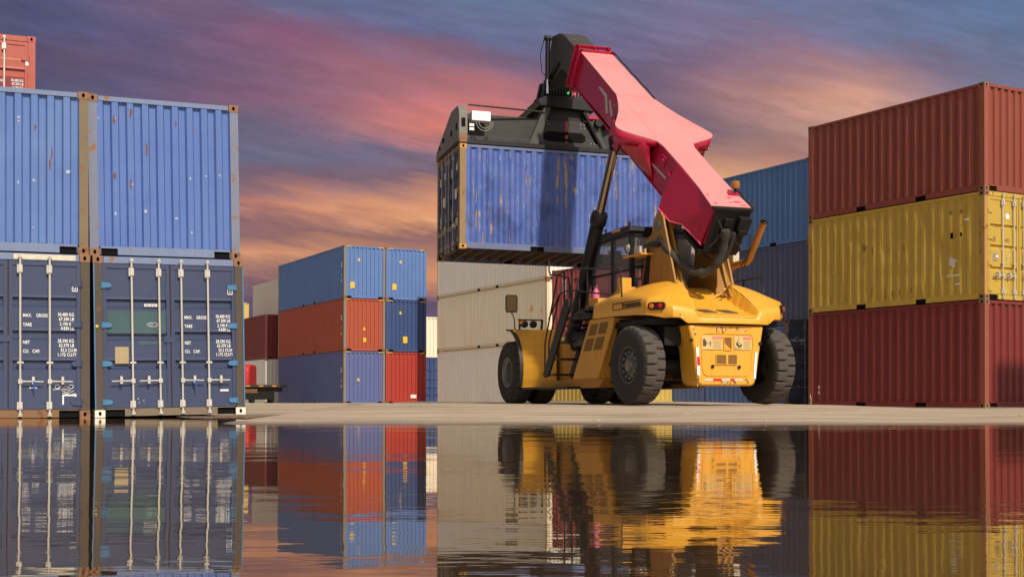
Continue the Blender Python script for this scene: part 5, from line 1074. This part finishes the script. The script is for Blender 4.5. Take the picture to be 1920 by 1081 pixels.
for (x0, n0, x1, n1, sg_) in ((-0.25, -0.25, 0.1, -0.75, 0.07), (-0.1, -0.45, -0.3, -0.85, 0.06), (0.0, -0.5, 0.35, -0.75, 0.06), (-0.2, -0.55, 0.3, -0.62, 0.10)):
    b.tube([(lerp(x0, x1, t), -0.06-sg_*math.sin(math.pi*t), lerp(n0, n1, t)) for t in [i/8 for i in range(9)]], 0.016, 6, 0, BM)
b.build('tail_hoses', HOSE, boom, smooth=60)
# head collar of the outer boom
b = MB()
for (s0, g_) in ((7.96, 0.0), (8.26, 0.0)):
    b.box((-0.45, s0, 0.0), (0.45, s0+0.035, 0.075), 0, BM); b.box((-0.47, s0, -0.98), (-0.36, s0+0.035, 0.075), 0, BM); b.box((0.36, s0, -0.98), (0.47, s0+0.035, 0.075), 0, BM); b.box((-0.47, s0, -1.0), (0.47, s0+0.035, -0.86), 0, BM)
for x in (-0.40, 0.0, 0.38): b.box((x, 7.98, 0.0), (x+0.02, 8.28, 0.06), 0, BM)
for x in (-0.40, 0.38): b.box((x, 7.98, -0.9), (x+0.02, 8.28, 0.0), 0, BM)
b.build('head_collar', CR, boom, bevel=0.004)
ST_ = simple('pale_stripe', (0.52, 0.46, 0.40), 0.5, var=0.1)
for pl in [[(6.58,-.30),(6.48,-.25),(6.02,-.25),(5.72,-.58),(5.84,-.63),(6.10,-.34)],[(5.84,-.31),(5.74,-.28),(5.44,-.53),(5.55,-.58)],[(5.55,-.28),(5.46,-.26),(5.17,-.47),(5.28,-.52)]]:
    for s in (-1, 1): b = MB(); bprism(b, pl, s*0.376-0.003, s*0.376+0.003); b.build('stripe_decal', ST_, boom)
b = MB(); bprism(b, [(3.02, -0.50), (3.02, -0.55), (1.98, -0.50), (1.98, -0.45)], -0.379, -0.373); b.build('stripe_decal', ST_, boom)
b = MB(); b.lathe([(-0.375, .05), (-0.42, .045), (-0.43, .02)], 12, 0, (0, 0, 0), 0, BM @ Matrix.Translation((0, 2.50, -0.22))); b.box((-0.40, 2.41, -0.34), (-0.37, 2.59, -0.12), 0, BM); b.build('hose_port', CR, boom, bevel=0.01)
b = MB(); b.tube([(0.47, q, 0.03+0.01*math.sin(q*9)) for q in [5.3+i*0.15 for i in range(20)]], 0.018, 6, 0, BM); b.build('top_cable', HOSE, boom)
b = MB(); b.tube([(0.445, q, 0.03+0.015*math.sin(q*14)) for q in [0.0+i*0.08 for i in range(14)]], 0.022, 6, 0, BM); b.build('top_cable', HOSE, boom)
b = MB(); b.box((0.16, 0.52, 0.012), (0.38, 0.62, 0.05), 0, BM); b.build('beacon_foot', CR, boom)
b = MB(); b.tube([(0.30, 0.57, 0.04), (0.32, 0.62, 0.13)], 0.02, 6, 0, BM); bc = b.build('beacon', DARK, boom)
Mb_ = Matrix.Translation(BM @ Vector((0.32, 0.62, 0.12)))
b = MB(); b.lathe([(0, .07), (0.03, .085), (0.13, .085), (0.15, .06)], 14, 2, (0, 0, 0), 0, Mb_); b.build('beacon_lens', simple('brown_amber_lens', (0.32, 0.13, 0.02), 0.3), bc, smooth=40)
b = MB(); b.box((-0.368, 2.75, 0.012), (-0.362, 5.35, 0.014), 0, BM); b.box((-0.40, 5.36, 0.012), (0.40, 5.368, 0.0145), 0, BM); b.build('weld_seam', simple('seam_pink', (0.55, 0.14, 0.17), 0.5), boom)
for i, (x, q, rx, rq) in enumerate([(0.12, 0.42, .10, .05), (0.22, 0.25, .14, .06), (0.05, 0.20, .08, .03), (0.30, 0.12, .10, .04), (-0.30, 0.15, .06, .05), (-0.32, 0.5, .03, .10)]):
    b = MB(); n = 16; pl = []
    for k in range(n):
        t = 2*math.pi*k/n; q_ = 0.6+0.7*noise.noise(Vector((math.cos(t)*2, math.sin(t)*2, i*2.1))); pl.append((x+rx*q_*math.cos(t), q+rq*q_*math.sin(t)))
    b.prism(pl, 0.011, 0.0145, 2, 0, BM); b.build('worn_patch', simple('worn_red', (0.55, 0.055, 0.09), 0.5, var=0.4, scale=30), boom)
# lift cylinders
for s in (-1, 1):
    top_ = BM @ Vector((s*0.93, 3.80, -0.42)); bot = Vector((s*0.93, 4.62, 1.45)); d = (bot-top_); 
    p = lambda t: top_+d*t
    b = MB(); b.tube([p(0.36), p(0.985)], 0.155, 20); b.tube([p(0.34), p(0.352), p(0.39), p(0.40)], [0.165, 0.185, 0.185, 0.165], 20); b.tube([p(0.96), p(1.0)], 0.17, 16); cyl = b.build('lift_cylinder', BK, st, smooth=40)
    b = MB(); b.tube([p(0.02), p(0.355)], 0.095, 20); b.build('cylinder_rod', CHR, cyl, smooth=40)
    b = MB(); b.lathe([(-0.10, .16), (0.10, .16)], 18, 0, tuple(top_)); b.tube([p(0.0), p(0.04)], 0.115, 12); b.build('rod_eye', BK, cyl, smooth=40)
    sd = Vector((0, 0.26, 0.0)) if True else 0
    b = MB(); b.tube([p(0.40)+Vector((0, .02, .0)), p(0.40)+Vector((0, 0.28, 0.0)), p(0.60)+Vector((0, 0.27, 0)), p(0.98)+Vector((0, 0.24, 0))], 0.030, 6); b.build('cylinder_pipe', DARK, cyl, smooth=40)
# telescopic inner boom and head
b = MB(); bprism(b, [(7.6, -0.10), (9.50, -0.13), (9.80, -0.20), (10.25, -0.46), (10.16, -0.9), (9.90, -1.72), (9.80, -1.84), (9.68, -1.78), (9.50, -1.30), (9.20, -0.88), (7.6, -0.82)], -0.31, 0.31); ib = b.build('inner_boom', GYM, st, bevel=0.02, smooth=35)
b = MB(); bprism(b, [(9.30, -0.80), (9.42, -0.80), (9.98, -1.78), (9.84, -1.82)], -0.36, 0.36); b.build('head_gusset', BK, ib, bevel=0.01)
tl = Vector((-0.43, 10.20, -0.50))
P1 = BM @ tl; P2 = BM @ Vector((-0.43, 9.42, -1.66)); 
b = MB(); b.tube([P1, P1.lerp(P2, 0.72)], 0.062, 12); b.lathe([(-0.08, .07), (0.08, .07)], 12, 0, tuple(P1)); b.tube([P1.lerp(P2, 0.70), P1.lerp(P2, 0.74)], 0.07, 12); dc = b.build('damping_cylinder', BK, st, smooth=40)
b = MB(); b.tube([P1.lerp(P2, 0.7), P2], 0.033, 10); b.build('cylinder_rod', simple('chrome', (0.8, 0.8, 0.8), 0.12, metal=1.0), dc, smooth=40)
b = MB(); b.tube([P1+Vector((-0.08, 0.05, 0)), P1.lerp(P2, .3)+Vector((-0.16, 0.12, 0)), P1.lerp(P2, .6)+Vector((-0.10, 0.14, 0)), P1.lerp(P2, .8)+Vector((0.1, -0.1, 0)), P1.lerp(P2, 0.9)+Vector((0.3, -0.1, 0))], 0.012, 5)
b.tube([P1.lerp(P2, .75)+Vector((-0.05, 0.1, 0)), P1.lerp(P2, .95)+Vector((-0.1, 0.1, 0.05)), P2+Vector((0.2, -0.1, 0.1))], 0.012, 5); b.build('hoses', HOSE, dc)
# hose loop hanging behind the towers
def bez(P, n=16):
    out = []
    for i in range(n+1):
        t = i/n; q = [Vector(p) for p in P]
        while len(q) > 1: q = [q[k].lerp(q[k+1], t) for k in range(len(q)-1)]
        out.append(q[0])
    return out
for (P_, r_, m_) in (([(-0.62, 0.62, 3.36), (-0.72, 0.25, 3.25), (-0.50, -0.10, 2.60), (-0.35, -0.38, 2.35), (0.02, -0.60, 2.42), (0.02, -0.95, 2.95), (-0.10, -1.14, 3.35)], 0.082, SLV), ([(-0.60, 0.55, 3.30), (-0.64, 0.2, 3.1), (-0.42, -0.2, 2.5), (-0.22, -0.45, 2.38), (0.10, -0.70, 2.6), (0.10, -1.0, 3.0), (0.05, -1.17, 3.30)], 0.05, HOSE)):
    pp = bez(P_, 26); b = MB(); b.tube(pp, [r_*(1+0.20*math.sin(i*2.3)+0.14*math.sin(i*5.1)) for i in range(len(pp))], 10); b.build('hose_bundle', m_, st, smooth=60)
b = MB()
for i in range(4): b.tube(bez([(-0.80, 1.35-i*.06, 3.12), (-0.84, 1.1, 3.2+i*.03), (-0.80, 0.75, 3.35-i*.04), (-0.70, 0.45+i*.03, 3.30-i*.03)], 8), 0.028, 6)
b.tube(bez([(-0.80, 1.25, 3.15), (-0.9, 1.30, 3.5), (-0.84, 0.9, 3.55), (-0.80, 0.8, 3.2)], 10), 0.012, 5); b.tube([(-0.25, -0.2, 3.1), (-0.02, -0.42, 2.85)], 0.02, 5)
b.build('small_hoses', HOSE, st, smooth=60)
b = MB(); b.tube(bez([(0.40, -1.22, 3.05), (0.42, -1.1, 2.9), (0.50, -0.6, 2.65), (0.62, -0.2, 2.55)], 10), 0.016, 6); b.build('small_hose', HOSE, st, smooth=60); b = MB(); b.tube(bez([(0.42, -1.15, 3.3), (0.55, -1.0, 3.0), (0.62, -0.7, 2.9), (0.66, -0.5, 2.7)], 8), 0.013, 6); b.build('small_hose', HOSE, st, smooth=60)
# exhaust stack and column behind the right tower
EXO = paint('exhaust_orange', (0.40, 0.17, 0.025), rust=0.5, streak=0.3, grime=0.5, rough=0.5, rustcol=(0.25, 0.06, 0.01))
b = MB(); b.tube([(1.12, 0.95, 2.15), (1.12, 0.95, 2.82), (1.14, 0.82, 2.90), (1.20, 0.30, 2.93), (1.20, 0.20, 2.98), (1.20, -0.10, 3.35), (1.20, -0.36, 3.66)], [0.10, 0.10, 0.075, 0.07, 0.068, 0.068, 0.068], 14); ex = b.build('exhaust_pipe', EXO, st, smooth=50)
b = MB(); b.lathe([(0, .070), (0.02, .070), (0.021, .055), (-0.05, .055)], 14, 2, (0, 0, 0), 0, Matrix.Translation((1.20, -0.36, 3.66)) @ Matrix.Rotation(R(40), 4, 'X')); b.build('exhaust_mouth', BLACK, ex)
b = MB(); b.box((0.95, 1.0, 2.2), (1.15, 1.3, 3.3)); b.build('intake_column', simple('column_dark', (0.10, 0.08, 0.05), 0.6), st, bevel=0.03)
b = MB(); b.box((1.1, 0.7, 2.95), (1.25, 0.9, 3.2)); b.build('white_lamp', simple('lamp_cream', (0.6, 0.55, 0.42), 0.5), st, bevel=0.02)

# spreader: built in the lifted container's frame, stored in the machine's
SP = MS.inverted() @ MEs
sp = bpy.data.objects.new('spreader', None); COL.objects.link(sp); sp.parent = st; sp.matrix_local = SP
b = MB(); b.box((0.18, 0.50, 2.91), (5.88, 1.66, 3.48)); b.box((0.22, 0.40, 2.74), (5.84, 0.77, 2.90)); b.build('telescopic_beam', BKM, sp, bevel=0.01)
for s in (0, 1):
    x0 = -0.03 if s == 0 else 6.058-0.19
    b = MB(); prf = [(-0.02, 2.66), (-0.02, 3.38), (0.14, 3.56), (0.81, 3.56), (2.40, 2.88), (2.46, 2.74), (2.46, 2.64), (2.20, 2.70), (0.25, 2.70)]
    b.prism(prf, x0, x0+0.22, 0); b.build('end_beam', paint('scraped_frame_grey', (0.16, 0.15, 0.13), rust=0.45, streak=0.7, fade=0.8, grime=0.7, rough=0.55, rustcol=(0.08, 0.05, 0.03)), sp, bevel=0.012)
    for (y, z, w2, h2) in ((0.16, 3.05, .12, .18), (0.70, 3.0, .14, .16), (1.55, 3.02, .20, .14), (1.95, 2.9, .14, .12)):
        xx = x0-0.004 if s == 0 else x0+0.224
        b = MB(); b.prism([(y, z-h2/2), (y+w2, z-h2/2+0.02), (y+w2, z+h2/2), (y, z+h2/2-0.02)], xx-0.003, xx+0.003, 0); b.build('frame_opening', BLACK, sp)
    b = MB(); b.box((x0+0.02, -0.03, 2.62), (x0+0.20, 0.14, 2.84)); b.box((x0+0.02, 2.30, 2.62), (x0+0.20, 2.46, 2.84)); b.box((x0+0.0, -0.036, 2.70), (x0+0.22, -0.03, 2.76)); b.build('twistlock_housings', RUSTY, sp, bevel=0.01)
    b = MB(); b.prism([(x0+0.06, 3.0), (x0+0.16, 3.0), (x0+0.16, 3.22), (x0+0.06, 3.22)], -0.026, -0.02, 1); b.build('frame_opening', BLACK, sp)
b = MB(); b.box((0.02, -0.01, 2.602), (6.04, 0.09, 2.70)); b.box((0.02, 2.35, 2.602), (6.04, 2.44, 2.70)); b.build('lower_guide', BK, sp)
b = MB(); b.tube([(0.25, 0.15, 3.60), (2.3, 0.35, 3.62)], 0.022, 6); b.build('conduit', HOSE, sp)
b = MB(); b.box((0.32, 0.06, 3.20), (0.80, 0.30, 3.44)); b.build('white_lamp_box', simple('lamp_white', (0.92, 0.90, 0.86), 0.4, var=0.03), sp, bevel=0.012)
b = MB()
for (x, r_) in ((0.43, 0.22), (0.50, 0.16)): b.tube([(x+r_*(1-math.cos(t)), 0.10, 3.20-r_*1.1*math.sin(t)) for t in [R(a) for a in range(0, 200, 20)]], 0.012, 5)
b.build('lamp_cables', simple('pale_cable', (0.25, 0.24, 0.22), 0.5), sp)
for z in (2.93, 3.03): b = MB(); b.box((0.24, 0.0, z), (0.36, 0.02, z+0.07)); b.build('white_plate', WHITE, sp)
b = MB(); b.prism([(1.93, 2.72), (3.86, 2.72), (3.38, 3.46), (2.42, 3.46)], 0.45, 1.99, 1); b.build('centre_frame', BKM, sp, bevel=0.015)
for (xa, xb, xc, xd) in ((1.86, 2.14, 2.48, 2.30), (3.86, 4.02, 3.46, 3.36)):
    for (y0, y1) in ((0.36, 0.60), (1.84, 2.06)): b = MB(); b.prism([(xa, 2.74), (xb, 2.74), (xc, 3.78), (xd, 3.78)], y0, y1, 1); b.build('frame_strut', GYM, sp, bevel=0.02)
b = MB(); b.prism([(2.30, 2.97), (2.42, 2.97-0.06), (3.32, 2.91), (3.42, 2.97), (3.42, 3.10), (3.32, 3.17), (2.42, 3.17), (2.30, 3.10)], 0.444, 0.45, 1); b.build('slot', BLACK, sp)
for (z0, z1) in ((2.74, 2.93), (3.0, 3.09), (3.18, 3.45)): b = MB(); b.box((2.87, 0.436, z0), (2.95, 0.445, z1)); b.build('red_stripe', simple('dull_red_stripe', (0.30, 0.03, 0.03), 0.5), sp)
b = MB()
for (cx, cz) in ((2.32, 3.34), (3.30, 3.30), (2.10, 2.86), (3.58, 2.83)):
    for i in (0, 1):
        for j in (0, 1): b.lathe([(0.438, .011), (0.452, .011)], 8, 1, (cx+i*0.09, 0, cz+j*0.09))
b.build('bolts', simple('bolt_steel', (0.6, 0.6, 0.6), 0.3, metal=0.8), sp)
b = MB(); b.prism([(2.16, 3.78), (3.62, 3.72), (3.62, 3.86), (3.45, 4.0), (2.30, 4.02), (2.10, 3.90)], 0.30, 2.12, 1); b.box((2.35, 0.5, 3.46), (3.45, 1.9, 3.80)); b.lathe([(0, .62), (0.22, .62)], 28, 2, (2.92, 1.22, 3.95)); b.build('rotator', BK, sp, bevel=0.012)
b = MB(); b.prism([(2.28, 4.0), (2.62, 4.0), (2.55, 4.55), (2.40, 4.55)], 0.55, 0.75, 1); b.prism([(2.28, 4.0), (2.62, 4.0), (2.55, 4.55), (2.40, 4.55)], 1.0, 1.16, 1); b.box((2.3, 0.5, 4.0), (3.4, 1.9, 4.12)); b.tube([(2.48, 0.45, 4.45), (2.48, 1.25, 4.45)], 0.07, 12); b.box((2.7, 0.9, 4.05), (3.2, 1.6, 4.75)); b.build('pendulum_yoke', BK, sp, bevel=0.015)
b = MB(); rn = random.Random(5)
for i in range(12):
    x = 2.45+i*0.08; b.tube(bez([(x, 0.55, 4.05), (x-0.15, 0.35, 4.45+rn.random()*.3), (x+0.25, 0.45, 4.60+rn.random()*.25), (x+0.3, 0.8, 4.15)], 8), 0.016, 5)
b.build('hydraulic_hoses', HOSE, sp, smooth=60)
b = MB(); b.lathe([(0.40, .03), (0.44, .03)], 8, 1, (2.95, 0, 4.18)); b.build('green_lamp', simple('green_lamp', (0.05, 0.9, 0.2), 0.3, emit=0.6), sp)
b = MB(); b.lathe([(0.40, .03), (0.44, .03)], 8, 1, (3.12, 0, 4.16)); b.build('red_lamp', simple('red_lamp', (0.8, 0.08, 0.03), 0.3, emit=0.3), sp)
b = MB(); b.box((3.45, 0.30, 3.52), (4.1, 0.42, 3.60)); b.prism([(3.95, 3.28), (4.25, 3.46), (4.15, 3.60), (3.85, 3.58)], 0.30, 0.42, 1); b.build('crimson_arm', CR, sp, bevel=0.01)
b = MB(); b.lathe([(0, .10), (0.16, .11), (0.18, .08)], 14, 1, (3.72, 0.22, 3.42)); b.build('floodlight', BK, sp, smooth=40)
b = MB(); b.tube([(3.35, 0.35, 3.70), (3.86, 0.38, 2.80)], 0.035, 6); b.build('conduit', HOSE, sp)

# grit lying on the yard
b = MB(); rn = random.Random(11)
for i in range(150):
    x = rn.uniform(-6, 13); y = rn.uniform(13.2, 24); r_ = rn.uniform(0.004, 0.012) if i % 12 else rn.uniform(0.012, 0.022); z = ground_z(x, y)
    if z < 0.004 or (x < -3.0): continue
    vs = [(x+r_*rn.uniform(.6, 1.3)*math.cos(a), y+r_*rn.uniform(.6, 1.3)*math.sin(a), z-0.002) for a in (0, 1.3, 2.5, 3.8, 5.1)]+[(x, y, z+r_*rn.uniform(.4, .9))]
    b.add(vs, [(k, (k+1) % 5, 5) for k in range(5)], rn.choice((0, 0, 1)))
tag(b.build('grit', [simple('dark_grit', (0.06, 0.045, 0.035), 0.9), simple('pale_grit', (0.5, 0.42, 0.32), 0.9)]), 'loose grit and small stones on the concrete yard', 'grit', kind='stuff')
